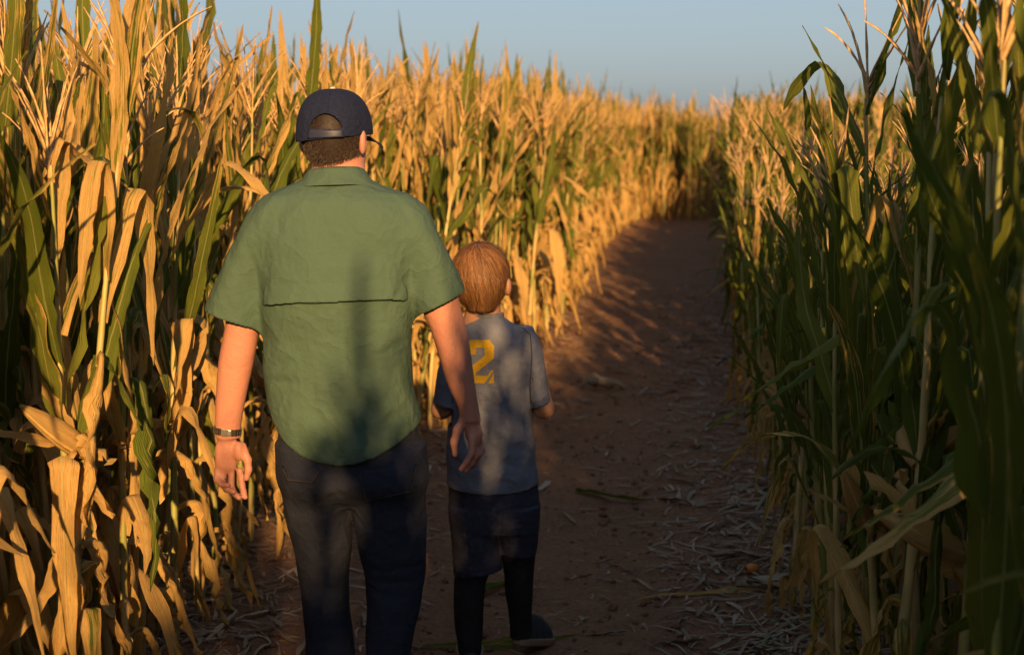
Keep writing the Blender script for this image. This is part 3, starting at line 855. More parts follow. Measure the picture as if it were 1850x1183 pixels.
# hollow it: cloth about 7 mm, open at hem and cuffs, and a neck hole
inner = Volume(lo, hi, 0.0042)
inner.loft([(z - .0, x, y, a, b) for z, x, y, a, b in torso_rows], 0.006, 2.35, -0.008, shirt_disp, caps=False)
i1 = inner.loft_field(sleeve_l, 2.1, -0.007, shirt_disp, caps=False); inner.put(i1[0], i1[1], 0.006)
i2 = inner.loft_field(sleeve_r, 2.1, -0.007, shirt_disp, caps=False); inner.put(i2[0], i2[1], 0.006)
X, Y, Z = sv.xyz((slice(None),) * 3)
hz = np.interp(X, hemx, hemz)
central = (np.abs(X - MAN_BASE[0]) < 0.225)
hemcut = np.where(Z < 0.98, hz - Z, -1.0) + 0 * Y
sv.f = np.maximum(np.where(Z < P(600, 480)[2], np.maximum(sv.f, -inner.f), sv.f), hemcut.astype(np.float32))
# neck hole
nk = P(607, 310, .012)
sv.f = np.maximum(sv.f, -(np.sqrt((X - nk[0]) ** 2 + ((Y - nk[1]) * 0.9) ** 2 + 0 * Z) - 0.058 + (Z < nk[2] - .05) * 1.0)).astype(np.float32)

# body: one continuous surface
bv = Volume((P(365, 500)[0], D - .26, -0.01), (P(890, 500)[0], D + .34, 1.83), 0.0044)
bv.loft([(z, x, y, a - .022, b - .022) for z, x, y, a, b in torso_rows[2:]], 0.02, 2.3)
arm_l = sections([(384, 462, 535, 0, .056), (420, 443, 505, -.003, .056), (470, 428, 488, -.006, .053), (520, 418, 480, -.008, .050), (585, 408, 468, -.006, .047), (610, 403, 466, 0, .046),
    (640, 397, 461, .006, .047), (670, 393, 455, .012, .045), (705, 391, 447, .018, .040), (740, 389, 440, .024, .034), (768, 389, 435, .028, .029), (790, 390, 436, .030, .027)], D)
bv.loft(arm_l, 0.012, 2.2, soft=13)
arm_r = sections([(372, 690, 762, 0, .056), (420, 722, 785, -.003, .056), (470, 738, 806, -.006, .053), (520, 752, 826, -.008, .050), (560, 762, 833, -.006, .047), (600, 780, 845, 0, .046),
    (640, 792, 851, .006, .047), (680, 803, 856, .012, .045), (710, 815, 861, .018, .039), (735, 829, 864, .022, .033), (758, 833, 866, .025, .029)], D)
bv.loft(arm_r, 0.012, 2.2, soft=13)
# left hand: palm turned back to the camera, fingers loosely curled
hd = .030
bv.chain([P(411, 772, hd), P(410, 818, hd)], [.0215, .0205], .014)
bv.ell(P(409, 812, hd), (.030, .016, .036), .014)
bv.ell(P(408, 838, hd - .002), (.031, .015, .026), .012)
bv.ell(P(431, 815, hd - .010), (.015, .016, .028), .010)      # ball of the thumb
bv.ell(P(396, 822, hd - .006), (.011, .014, .030), .010)
r9 = [.0100, .0094, .0088, .0078]
bv.chain([P(393, 846, hd), P(391, 866, hd - .014), P(400, 875, hd - .028), P(412, 876, hd - .036)], [.0088, .0085, .008, .007], .004)
bv.chain([P(403, 850, hd), P(402, 874, hd - .012), P(409, 884, hd - .026), P(422, 888, hd - .036)], r9, .004)
bv.chain([P(418, 853, hd), P(418, 879, hd - .008), P(423, 891, hd - .020), P(432, 899, hd - .028)], r9, .004)
bv.chain([P(433, 850, hd), P(437, 874, hd - .002), P(440, 888, hd - .010), P(443, 898, hd - .018)], r9, .004)
bv.chain([P(437, 806, hd), P(447, 830, hd - .010), P(449, 848, hd - .012), P(445, 864, hd - .014)], [.013, .0115, .010, .0085], .006)
# right hand: thumb towards the body, fingers bent forward and down
hd = .026
bv.chain([P(848, 738, hd), P(850, 756, hd), P(855, 782, hd)], [.0205, .0215, .0225], .014)
bv.ell(P(858, 788, hd), (.021, .020, .032), .012)
bv.chain([P(843, 752, hd - .004), P(827, 776, hd - .016), P(820, 798, hd - .018), P(822, 821, hd - .018)], [.014, .0125, .0105, .008], .008)
for k, (dx, dz) in enumerate(((-6, 0), (2, 4), (9, 2), (14, -6))):
    dd = hd - .020 + .015 * k
    bv.chain([P(856 + dx * .5, 792 + dz, dd), P(858 + dx * .9, 818 + dz, dd - .004), P(849 + dx * .9, 834 + dz, dd - .004), P(839 + dx, 847 + dz - k * 2, dd - .002)], [.0105, .0098, .0090, .0078], .004)
# neck, head, ears, face (the head is turned a little to the right)
hc = P(606, 243, .015)
bv.loft(sections([(250, 572, 650, .02, .055), (285, 572, 652, .018, .057), (305, 566, 655, .014, .060), (330, 540, 672, .008, .075)], D), 0.015, 2.1)
yaw = math.radians(-20); ca, sa = math.cos(yaw), math.sin(yaw)
Mh = np.array([[ca, sa, 0], [-sa, ca, 0], [0, 0, 1.0]])        # world -> head
def HD(x, y, z): return hc + Mh.T @ np.array((x, y, z))       # +y = where the face looks
bv.ell(hc, (.077, .096, .112), .01, Mh)
bv.ell(HD(0, .035, -.065), (.060, .068, .062), .03, Mh)         # jaw
bv.cone(HD(0, .098, .004), HD(0, .118, -.026), .009, .014, .012)  # nose
bv.ell(HD(0, .094, -.056), (.026, .012, .010), .010, Mh)
bv.ell(HD(0, .088, -.092), (.022, .018, .016), .014, Mh)
for sx in (-1, 1):
    bv.ell(HD(sx * .032, .100, .004), (.017, .010, .011), 0, Mh, cut=True)
    bv.ell(HD(sx * (.084 if sx > 0 else .089), -.008, -.020), (.012, .021, .034), .006, Mh @ np.array([[1, sx * .35, 0], [-sx * .35, 1, 0], [0, 0, 1.0]]))
    bv.ell(HD(sx * .098, -.002, -.012), (.006, .011, .020), 0, Mh, cut=True)
# legs under the jeans, feet inside shoes
leg_l = sections([(800, 500, 640, 0, .12), (860, 506, 640, 0, .125), (900, 512, 637, 0.005, .108), (950, 522, 636, .01, .098), (1000, 534, 634, .015, .088), (1050, 543, 630, .015, .080), (1100, 549, 631, .01, .078), (1150, 553, 638, .0, .076),
    (1183, 553, 643, -.01, .076), (1240, 556, 642, -.02, .072), (1296, 558, 640, -.02, .075)], D)
leg_r = sections([(800, 625, 770, 0, .12), (860, 628, 771, 0, .125), (900, 637, 769, -.005, .108), (950, 642, 769, -.015, .098), (1000, 650, 769, -.02, .088), (1040, 661, 769, -.02, .082), (1100, 663, 759, -.04, .078), (1150, 660, 746, -.055, .074),
    (1183, 660, 740, -.065, .072), (1240, 658, 735, -.075, .070), (1296, 656, 732, -.08, .073)], D)
for lg in (leg_l, leg_r): bv.loft([(z, x, y, a * .74, b * .74) for z, x, y, a, b in lg], .02, 2.1)
for lg in (leg_l, leg_r):
    z, x, y, a, b = min(lg); bv.cone((x, y, .06), (x, y + .15, .045), .035, .03, .02)
man = vol_object("person", bv, M_SKIN, None, 1, MAN_BASE)
tag(man, "man in green short sleeved shirt, dark jeans and navy cap walking beside the boy", "person")

shirt = vol_object("shirt", sv, M_SHIRT, man, 1, MAN_BASE)

# back flap of the shirt: a second layer ending in a loose edge across the back
fl = Volume((P(455, 500)[0], D - .24, P(600, 570)[2]), (P(765, 500)[0], D + .02, P(600, 440)[2]), 0.0036)
f_out, _ = fl.loft_field(torso_rows, 2.35, 0.0085, shirt_disp, caps=False, full=True)
f_in, _ = fl.loft_field(torso_rows, 2.35, 0.0015, shirt_disp, caps=False, full=True)
X, Y, Z = fl.xyz((slice(None),) * 3)
fe = [(466, 554), (480, 553), (505, 549), (540, 545), (580, 545), (622, 543), (655, 541), (690, 541), (715, 544), (735, 548), (750, 548)]
fz = np.interp(X, [P(a, b, -.14)[0] for a, b in fe], [P(a, b, -.14)[2] for a, b in fe])
side = np.maximum(P(468, 500, -.06)[0] - X, X - P(745, 500, -.06)[0])
# it lifts off the back a few millimetres towards its edge
lift = 0.010 * np.clip(1 - (Z - fz) / 0.05, 0, 1)
um = np.abs(X - (P(472, 500, -.06)[0] + P(742, 500, -.06)[0]) / 2) / ((P(742, 500, -.06)[0] - P(472, 500, -.06)[0]) / 2)
sink = .0095 * smooth01(.80, 1.0, um) + .0090 * smooth01(P(600, 530, -.14)[2], P(600, 450, -.14)[2], Z)
lift = lift * (1 - smooth01(.93, 1.0, um))
fl.f = np.maximum.reduce([f_out - lift + sink, -(f_in - lift * 0.6 + sink), fz - Z + 0 * Y, Z - P(600, 447, -.14)[2] + 0 * X + 0 * Y, side + 0 * Y + 0 * Z, Y - (D - .045) + 0 * X + 0 * Z]).astype(np.float32)
flap = vol_object("back_flap", fl, M_SHIRT, shirt, 1, MAN_BASE)

# collar: a folded band round the neck
cc = P(606, 312, .012); nA = 64
ang = np.linspace(0, 2 * np.pi, nA, endpoint=False)
prof = [(.056, -.020), (.058, .006), (.061, .016), (.066, .018), (.072, .010), (.083, -.008), (.096, -.026), (.099, -.029), (.092, -.029), (.078, -.018)]
CV = []
for a in ang:
    back = 0.5 - 0.5 * np.sin(a)                       # 1 at the nape
    for r_, z_ in prof:
        wob = 0.0015 * np.sin(7 * a + 60 * z_)
        drop = -0.018 * (1 - back) + 0.004 * np.cos(a)
        CV.append(((r_ * 1.12 + wob) * np.cos(a) * (1.0 if z_ > -.015 else 1.04), (r_ * 1.05 + wob) * np.sin(a), z_ + drop))
cme = fast_mesh("collar", np.array(CV) + cc - MAN_BASE, np.array([[i * 10 + j, i * 10 + (j + 1) % 10, ((i + 1) % nA) * 10 + (j + 1) % 10, ((i + 1) % nA) * 10 + j] for i in range(nA) for j in range(10)])[:, ::-1], mats=[M_SHIRT])
link("collar", cme, shirt)

# jeans
jean_crease = creases([(560, 905, 630, 880, .012, .004), (520, 900, 600, 930, .014, .003), (650, 900, 760, 905, .012, .004), (640, 930, 690, 960, .014, .004), (665, 1030, 765, 1020, .010, .006), (665, 1044, 760, 1050, .010, .006),
    (668, 1062, 740, 1075, .012, .005), (540, 1040, 628, 1030, .012, .004), (545, 1062, 625, 1070, .014, .004), (556, 1100, 560, 1183, .016, .003), (720, 1080, 715, 1183, .016, .003), (600, 1090, 630, 1140, .014, .004), (565, 960, 600, 1040, .016, .003), (700, 960, 690, 1020, .016, .003)], D - .08)
jn = cloth_noise(0.0013, 30, 9)
def jean_disp(X, Y, Z): return jean_crease(X, Y, Z) + jn(X, Y, Z)
jv = Volume((P(480, 900)[0], D - .26, 0.0), (P(790, 900)[0], D + .24, 1.02), 0.0048)
jv.loft(sections([(700, 502, 742, 0, .118), (760, 502, 750, 0, .122), (820, 503, 764, 0, .130), (862, 505, 771, 0, .138), (884, 520, 760, 0, .115), (905, 560, 720, 0, .07)], D), .012, 2.3, 0, jean_disp)
jv.loft(leg_l, .022, 2.25, 0, jean_disp); jv.loft(leg_r, .022, 2.25, 0, jean_disp)
for cxp in (556, 700): jv.ell(P(cxp + 12, 858, -.058), (.080, .076, .080), .03)
jeans = vol_object("jeans", jv, M_JEANS, man, 1, MAN_BASE)

def patch_on(bvh, outline, off, thick, name, mat, parent, base, dd=-.5, dirv=(0, 1, 0), n=14, Dd=None):
    """a flat shape laid onto a surface: outline in photo pixels (4 corners), projected along dirv"""
    (x0, y0), (x1, y1), (x2, y2), (x3, y3) = outline; V = []
    for i in range(n):
        for j in range(n):
            u, v = j / (n - 1), i / (n - 1)
            px = (x0 * (1 - u) + x1 * u) * (1 - v) + (x3 * (1 - u) + x2 * u) * v; py = (y0 * (1 - u) + y1 * u) * (1 - v) + (y3 * (1 - u) + y2 * u) * v
            V.append(hit_px(bvh, px, py, off, base))
    V = np.array(V); me = fast_mesh(name, V - base, grid_quads(n, n)[:, ::-1], mats=[mat])
    o = link(name, me, parent); sm = o.modifiers.new("thickness", 'SOLIDIFY'); sm.thickness = thick; sm.offset = 0
    return o
def bvh_of(o, base):
    me = o.data; V = np.zeros(len(me.vertices) * 3, np.float32); me.vertices.foreach_get("co", V)
    return BVHTree.FromPolygons((V.reshape(-1, 3) + base).tolist(), [tuple(p.vertices) for p in me.polygons])
def hit_px(bvh, px, py, off, base, Dn=None):
    r = Vector(ray(px, py)).normalized(); loc, nor, i, d = bvh.ray_cast(Vector((0, 0, CAM_H)), r)
    if loc is None:
        return np.array(at_depth(px, py, D))
    if nor.dot(r) > 0: nor = -nor
    return np.array(loc + nor * off)
def stitch_on(bvh, pts, off, rad, name, mat, parent, base, m=8):
    VV, QQ, n = [], [], 0
    L = []
    for (a, b), (c, d) in zip(pts[:-1], pts[1:]):
        for t in np.linspace(0, 1, m, endpoint=False): L.append((a + (c - a) * t, b + (d - b) * t))
    L.append(pts[-1])
    Pp = np.array([hit_px(bvh, x, y, off, base) for x, y in L])
    V, Q = tube(Pp, np.full(len(Pp), rad), 5)
    return link(name, fast_mesh(name, V - base, Q, mats=[mat]), parent)
jb = bvh_of(jeans, MAN_BASE)
for out in (((512, 842), (578, 846), (566, 872), (520, 868)), ((648, 852), (752, 838), (744, 888), (660, 905))):
    pk = patch_on(jb, out, .0025, .003, "pocket", M_JEANS, jeans, MAN_BASE)
    x = out; stitch_on(jb, [(x[0][0] + 2, x[0][1] + 4), (x[3][0] + 2, x[3][1] - 2), (x[2][0] - 2, x[2][1] - 2), (x[1][0] - 2, x[1][1] + 4)], .0048, .0007, "stitching", M_STITCH, jeans, MAN_BASE)

# cap with open back, strap, button and visor
kc = P(605, 246, .018); kv = Volume(kc - np.array((.13, .15, .04)), kc + np.array((.13, .16, .17)), .0027)
X, Y, Z = kv.xyz((slice(None),) * 3)
tilt = 0.10 * (X - kc[0]) - .006          # lower rim climbs a little to the right
hx, hy = (ca * (X - kc[0]) + sa * (Y - kc[1])), (-sa * (X - kc[0]) + ca * (Y - kc[1]))
zz = Z - kc[2]
def dome(g): 
    a_, b_, c_ = .0925 + g, .112 + g, .130 + g
    q = (np.abs(hx / a_) ** 2.6 + np.abs(hy / b_) ** 2.6 + np.abs(np.maximum(zz + .004, 0) / c_) ** 2.4) ** (1 / 2.5)
    return (q - 1) * .09
shell = np.maximum(dome(0), -dome(-.0058))
shell = np.maximum(shell, tilt - zz)
o0 = P(588, 235, -.09); ow = P(617, 235, -.09)[0] - o0[0]; oh = P(588, 206, -.09)[2] - o0[2]
hole = np.maximum(np.maximum(np.sqrt(((X - o0[0]) / ow) ** 2 + (np.maximum(Z - o0[2], 0) / oh) ** 2) - 1, (o0[2] - Z) / .03) * .03, Y - kc[1] + .02)
kv.f = np.maximum(shell, -hole).astype(np.float32)
cap = vol_object("cap", kv, M_CAP, man, 1, MAN_BASE)
# panel seams over the crown
cb = bvh_of(cap, MAN_BASE)
for sp in ([(592, 205), (594, 180), (598, 163)], [(560, 214), (563, 190), (580, 168)], [(640, 238), (641, 195), (618, 166)]):
    stitch_on(cb, sp, .0006, .0011, "panel_seam", M_CAP, cap, MAN_BASE)
st = patch_on(cb, ((558, 235), (619, 232), (620, 247), (556, 250)), .0030, .0022, "strap", M_CAPSTRAP, cap, MAN_BASE)
bt, _ = tube([kc + np.array((-.004, 0, .122 + q)) for q in (0, .004, .007, .009)], [.009, .009, .006, .0005], 12)
link("button", fast_mesh("button", bt - MAN_BASE, _, mats=[plain("pale_button", (.5, .48, .42))]), cap)
VV = []
for i in range(15):
    a = math.radians(-42 + 84 * i / 14)
    for j in range(9):
        q = j / 8; rr = .104 + q * (.062 * math.cos(a * 1.2))
        x_, y_ = rr * math.sin(a) * .90, .112 * 0 + rr * math.cos(a) * 1.08
        VV.append(kc + Mh.T @ np.array((x_, y_, -.002 - .012 * q - .030 * (x_ / .1) ** 2 * (.25 + .75 * q))))
vz = link("visor", fast_mesh("visor", np.array(VV) - MAN_BASE, grid_quads(15, 9), mats=[M_CAP]), cap)
sm = vz.modifiers.new("thickness", 'SOLIDIFY'); sm.thickness = .004

# hair under the cap: cropped short
hr = man_rng
def hair_roots(n, cond):
    out = []
    while len(out) < n:
        v = hr.normal(0, 1, (4000, 3)); v /= np.linalg.norm(v, axis=1)[:, None]
        for q in v[cond(v)]: out.append(q)
    return np.array(out[:n])
hv = Volume(hc - .15, hc + .15, .0032)
hv.ell(hc + Mh.T @ np.array((0, -.006, .0)), (.0815, .0965, .116), 0, Mh)
hv.loft(sections([(245, 556, 656, .008, .088), (270, 563, 654, .012, .074), (300, 573, 650, .016, .062)], MAN_D), .02, 2.15)
X, Y, Z = hv.xyz((slice(None),) * 3); HX, HY, HZ = ca * (X - hc[0]) + sa * (Y - hc[1]), -sa * (X - hc[0]) + ca * (Y - hc[1]), Z - hc[2]
line = np.where(HY < -.01, -.078 + 5 * HX ** 2, -.050 + (HY + .01) * 1.6)   # hairline: nape then rising past the ears
hv.f = np.maximum(np.maximum(hv.f, (line - HZ)), HY - .045 + 0 * X).astype(np.float32)
Vh, Qh = hv.mesh(1)
n_ = 16000
rt = Vh[hr.integers(len(Vh), size=n_)]; rt = rt[(rt - hc) @ np.array((0, 0, 1)) < .11]
dr = (rt - hc) / np.linalg.norm(rt - hc, axis=1)[:, None]
Vs, Qs, rs = strands("hair", rt - dr * .001, dr * .8 + np.array((0, 0, -.75)), hr.uniform(.005, .010, len(rt)), .0005, .05, None, None, hr, .5, 3)
hme = fast_mesh("hair", np.concatenate([Vh, Vs]) - MAN_BASE, np.concatenate([Qh, Qs + len(Vh)]), attrs={"rnd": np.concatenate([np.full(len(Vh), .05), rs])}, mats=[M_HAIR])
link("hair", hme, man)
for sx in (-1, 1):
    e = HD(sx * .031, .088, .003)
    for nm, rr, m_, off in (("eye", .0115, M_EYE, 0), ("iris", .0056, M_IRIS, .0075)):
        ev = Volume(e - .02, e + .02, .0016); ev.ell(e + Mh.T @ np.array((0, off, 0)), (rr, rr, rr), 0)
        vol_object(nm, ev, m_, man, 0, MAN_BASE)

# steel watch on the left wrist: links and a folding clasp
wc = P(411, 777, .0285); wch = link("watch", None, man); wch.empty_display_size = .02
wch.location = wc - MAN_BASE; wch.rotation_euler = (0, math.radians(6), 0)
aw, bw = .0375, .0315
def boxmesh(name, sx, sy, sz, mat, bev=.0008):
    bm = bmesh.new(); bmesh.ops.create_cube(bm, size=1); bmesh.ops.scale(bm, vec=(sx, sy, sz), verts=bm.verts)
    bmesh.ops.bevel(bm, geom=bm.edges[:], offset=bev, segments=2, affect='EDGES'); me = bpy.data.meshes.new(name); bm.to_mesh(me); bm.free(); me.materials.append(mat); return me
lk = boxmesh("watch_link", .0088, .0042, .0190, M_STEEL); lk2 = boxmesh("watch_clasp", .020, .0050, .0200, M_STEEL, .0012)
lk3 = boxmesh("clasp_plate", .0100, .0056, .0176, M_STEEL, .0012)
NL = 24
for i in range(NL):
    a = 2 * math.pi * i / NL - math.pi / 2 + .04
    if i in (0, 1): continue
    o = link("watch_link", lk, wch, (aw * math.cos(a), bw * math.sin(a), 0)); o.rotation_euler = (0, 0, math.atan2(bw * math.cos(a), -aw * math.sin(a)))
o = link("watch_clasp", lk2, wch, (-.001, -bw - .0018, 0)); o = link("clasp_plate", lk3, wch, (.011, -bw - .0008, 0)); o.rotation_euler = (0, 0, .12)
bm = bmesh.new(); bmesh.ops.create_cone(bm, segments=32, radius1=.019, radius2=.017, depth=.010, cap_ends=True); me = bpy.data.meshes.new("watch_case"); bm.to_mesh(me); bm.free(); me.materials.append(M_STEEL)
o = link("watch_case", me, wch, (0, bw + .004, 0)); o.rotation_euler = (math.radians(-90), 0, 0)
# ring on the ring finger
rc = P(402.5, 862, .024); ra = np.linspace(0, 2 * np.pi, 24, endpoint=False)
RV = []
for a in ra:
    for b in np.linspace(0, 2 * np.pi, 8, endpoint=False):
        q = .0104 + .0012 * math.cos(b); RV.append((q * math.cos(a), q * math.sin(a), .0022 * math.sin(b)))
RQ = np.array([[i * 8 + j, i * 8 + (j + 1) % 8, ((i + 1) % 24) * 8 + (j + 1) % 8, ((i + 1) % 24) * 8 + j] for i in range(24) for j in range(8)])[:, ::-1]
o = link("ring", fast_mesh("ring", np.array(RV), RQ, mats=[M_STEEL]), man); o.location = rc - MAN_BASE; o.rotation_euler = (math.radians(25), 0, 0)

# shoes
def shoe(name, heel, yaw_, length, width, parent, base, mat, pitch=0.0, lean=0.0):
    z_ = Volume((-width, -.05, -.01), (width, length, .14), .004 if length > .25 else .0034)
    w = width * .5
    X, Y, Z = z_.xyz((slice(None),) * 3)
    zt = np.interp(Y, [-.03, .02, length * .35, length * .6, length * .85, length - .05], [.10, .105, .095, .072, .052, .03])
    wt = np.interp(Y, [-.03, 0, length * .3, length * .62, length * .85, length - .05], [w * .75, w * .82, w * .84, w * 1.02, w * .9, w * .5])
    yc = length / 2 - .04; dd_ = (np.abs((Y - yc) / (length / 2)) ** 3.2 + np.abs(X / wt) ** 2.6 + np.abs((Z - .012) / (zt - .012)) ** 2.6) ** (1 / 2.8)
    f = np.maximum((dd_ - 1) * .03, .018 - Z)
    z_.f = f.astype(np.float32)
    V, Q = z_.mesh(1)
    z_.f = np.maximum(((np.abs((Y - yc) / (length / 2 + .006)) ** 3.2 + np.abs(X / (wt + .006)) ** 3 + 0 * Z) ** (1 / 3) - 1) * .03, np.maximum(Z - .024, -Z + 0.0)).astype(np.float32)
    V2, Q2 = z_.mesh(1)
    Rm = np.array(Matrix.Rotation(yaw_, 3, 'Z') @ Matrix.Rotation(pitch, 3, 'X') @ Matrix.Rotation(lean, 3, 'Y'))
    o = link(name, fast_mesh(name, V @ Rm.T + heel - base, Q, mats=[mat]), parent)
    link("sole", fast_mesh("sole", V2 @ Rm.T + heel - base, Q2, mats=[M_SOLE]), o)
    return o
for lg, yw in ((leg_l, .1), (leg_r, -.12)):
    z, x, y, a, b = min(lg)
    shoe("shoe", np.array((x, y - .01, float(ground_z(x, y)) + .002)), yw, .29, .105, man, MAN_BASE, M_SHOE)
# ------------------------------------------------------------------ the boy
D = BOY_D = 4.40
BOY_BASE = np.array((P(888, 800)[0], D, 0.0))
tee_rows = sections([(568, 850, 906, .010, .052), (576, 842, 912, .006, .058), (586, 832, 930, .002, .066), (600, 822, 950, 0, .074), (622, 814, 962, 0, .082), (660, 812, 962, 0, .088), (700, 812, 961, 0, .090), (760, 810, 964, 0, .092),
    (810, 808, 968, 0, .095), (850, 807, 972, 0, .098), (905, 806, 975, 0, .100)], D)
slv_r = sections([(590, 915, 962, 0, .050), (610, 930, 972, 0, .055), (640, 940, 981, -.004, .058), (680, 948, 988, -.008, .060), (745, 958, 1000, -.012, .062)], D)
slv_l = sections([(590, 815, 862, 0, .050), (610, 806, 850, 0, .055), (640, 797, 842, -.004, .058), (680, 788, 832, -.008, .060), (745, 778, 824, -.012, .062)], D)
tee_crease = creases([(960, 820, 900, 790, .010, .005), (965, 800, 915, 775, .009, .004), (960, 780, 925, 765, .008, .004), (880, 700, 905, 780, .014, .004), (860, 720, 870, 830, .014, .004), (830, 780, 880, 860, .013, .005), (815, 820, 860, 880, .012, .004),
    (900, 830, 960, 850, .012, .005), (880, 850, 950, 872, .010, -.004), (960, 650, 962, 720, .008, .005), (930, 600, 950, 650, .010, .003), (870, 600, 850, 660, .012, .003), (920, 700, 900, 750, .010, .003), (970, 640, 985, 700, .010, .003)], D - .08)
tn = cloth_noise(0.0016, 32, 21)
def tee_disp(X, Y, Z): return tee_crease(X, Y, Z) + tn(X, Y, Z)
lo = (P(770, 600)[0], D - .17, .50); hi = (P(1010, 600)[0], D + .17, 1.24)
tv = Volume(lo, hi, .0038)
tv.loft(tee_rows, .008, 2.35, 0, tee_disp)
c1, c2 = cut_line(995, 722, 960, 733), cut_line(782, 722, 818, 733)
for rows, cut in ((slv_r, c1), (slv_l, c2)):
    q, s_ = tv.loft_field(rows, 2.1, 0, tee_disp); X, Y, Z = tv.xyz(s_)
    tv.put(np.maximum(q, cut(X) - Z).astype(np.float32), s_, .010)
ti_ = Volume(lo, hi, .0038)
ti_.loft(tee_rows, .005, 2.35, -.007, tee_disp, caps=False)
for rows in (slv_r, slv_l):
    q, s_ = ti_.loft_field(rows, 2.1, -.0065, tee_disp, caps=False); ti_.put(q, s_, .005)
X, Y, Z = tv.xyz((slice(None),) * 3)
hp = [(800, 880), (810, 886), (840, 891), (880, 894), (920, 892), (955, 888), (980, 883)]
hz = np.interp(X, [P(a, b)[0] for a, b in hp], [P(a, b, -.09)[2] for a, b in hp]) + .010 * (Y > D) * 0
tv.f = np.maximum(np.where(Z < P(880, 670)[2], np.maximum(tv.f, -ti_.f), tv.f), (hz - Z) + 0 * Y).astype(np.float32)
nk = P(878, 572, .008)
tv.f = np.maximum(tv.f, -(np.sqrt((X - nk[0]) ** 2 + ((Y - nk[1])) ** 2 + 0 * Z) - .050 + (Z < nk[2] - .03) * 1.0)).astype(np.float32)

bv = Volume((P(765, 600)[0], D - .22, -.02), (P(1015, 600)[0], D + .36, 1.40), .0042)
bv.loft([(z, x, y, a - .016, b - .016) for z, x, y, a, b in tee_rows[2:]], .02, 2.3)
# arms: elbows bent, forearms forward in front of the body
sh_r, el_r = P(948, 612), P(982, 738, -.010); wr_r = np.array((P(945, 735)[0], D + .17, el_r[2] + .045))
sh_l, el_l = P(826, 612), P(798, 738, -.010); wr_l = np.array((P(835, 735)[0], D + .17, el_l[2] + .045))
for s_, e_, w_, sg in ((sh_r, el_r, wr_r, 1), (sh_l, el_l, wr_l, -1)):
    bv.chain([s_, (s_ + e_) / 2, e_, e_ * .45 + w_ * .55, w_], [.040, .036, .0315, .030, .021], .012)
    dv = (w_ - e_) / np.linalg.norm(w_ - e_); pm = w_ + dv * .035
    bv.chain([w_, pm], [.020, .022], .01)
    sd = np.array((-sg * .6, .2, .75)); sd -= dv * (sd @ dv); sd /= np.linalg.norm(sd); dn = np.cross(dv, sd) * sg
    for j, o_ in enumerate((-.021, -.007, .007, .020)):
        l_ = (.044, .052, .055, .048)[j]
        a_ = pm + dv * .014 + sd * o_; b_ = a_ + dv * l_ * .5 + dn * .012; c_ = b_ + dv * l_ * .2 + dn * .022
        bv.chain([a_, b_, c_], [.0082, .0075, .0065], .003)
    bv.chain([w_ + dv * .012 + sd * .016, w_ + dv * .035 + sd * .034, w_ + dv * .058 + sd * .036], [.010, .0085, .007], .005)
# head
hc = P(869, 502, .012)
bv.loft(sections([(510, 846, 898, .012, .046), (550, 843, 902, .010, .046), (575, 838, 908, .006, .055), (590, 822, 925, .004, .060)], D), .012, 2.1)
yaw = math.radians(-14); ca, sa = math.cos(yaw), math.sin(yaw)
Mh = np.array([[ca, sa, 0], [-sa, ca, 0], [0, 0, 1.0]])
bv.ell(hc, (.070, .086, .098), .01, Mh)
bv.ell(HD(0, .030, -.055), (.052, .058, .052), .03, Mh)
bv.cone(HD(0, .086, .0), HD(0, .100, -.020), .007, .011, .010)
bv.ell(HD(0, .082, -.048), (.020, .010, .008), .008, Mh)
for sx in (-1, 1):
    bv.ell(HD(sx * .027, .087, .000), (.014, .009, .010), 0, Mh, cut=True)
    bv.ell(HD(sx * .089, -.014, -.024), (.013, .021, .029), .005, Mh @ np.array([[1, sx * .4, 0], [-sx * .4, 1, 0], [0, 0, 1.0]]))
    bv.ell(HD(sx * .106, -.004, -.020), (.005, .010, .016), 0, Mh, cut=True)
bl = sections([(890, 818, 890, 0, .075), (960, 822, 896, -.005, .070), (1020, 824, 890, -.012, .060), (1050, 821, 877, -.018, .055), (1090, 820, 873, -.026, .055), (1130, 822, 872, -.036, .050), (1183, 832, 868, -.050, .042), (1215, 834, 866, -.056, .040)], D)
br = sections([(890, 890, 970, 0, .075), (960, 898, 970, .012, .068), (1000, 906, 967, .022, .060), (1040, 912, 963, .030, .055), (1070, 913, 962, .040, .055), (1100, 919, 960, .052, .045), (1130, 922, 960, .065, .038), (1150, 922, 960, .070, .036)], D)
for lg in (bl, br): bv.loft([(z, x, y, a - .004, b - .004) for z, x, y, a, b in lg], .015, 2.1)
fl_ = min(bl); fr_ = min(br)
bv.cone((fl_[1], fl_[2], .06), (fl_[1], fl_[2] + .11, .04), .028, .024, .02)
boy = vol_object("person", bv, M_SKIN2, None, 1, BOY_BASE)
tag(boy, "boy with straight brown hair in grey numbered jersey, navy shorts and black leggings", "person")
tee = vol_object("t_shirt", tv, M_TEE, boy, 1, BOY_BASE)
tb = bvh_of(tee, BOY_BASE)
stitch_on(tb, [(944, 592), (958, 605), (961, 640), (958, 690), (959, 728)], .0002, .0016, "seam", M_TEESEAM, tee, BOY_BASE)
stitch_on(tb, [(830, 592), (818, 606), (814, 640), (816, 690), (818, 728)], .0002, .0016, "seam", M_TEESEAM, tee, BOY_BASE)
stitch_on(tb, [(962, 727), (978, 724), (993, 719)], -.0002, .0013, "cuff_stitching", M_TEE, tee, BOY_BASE)
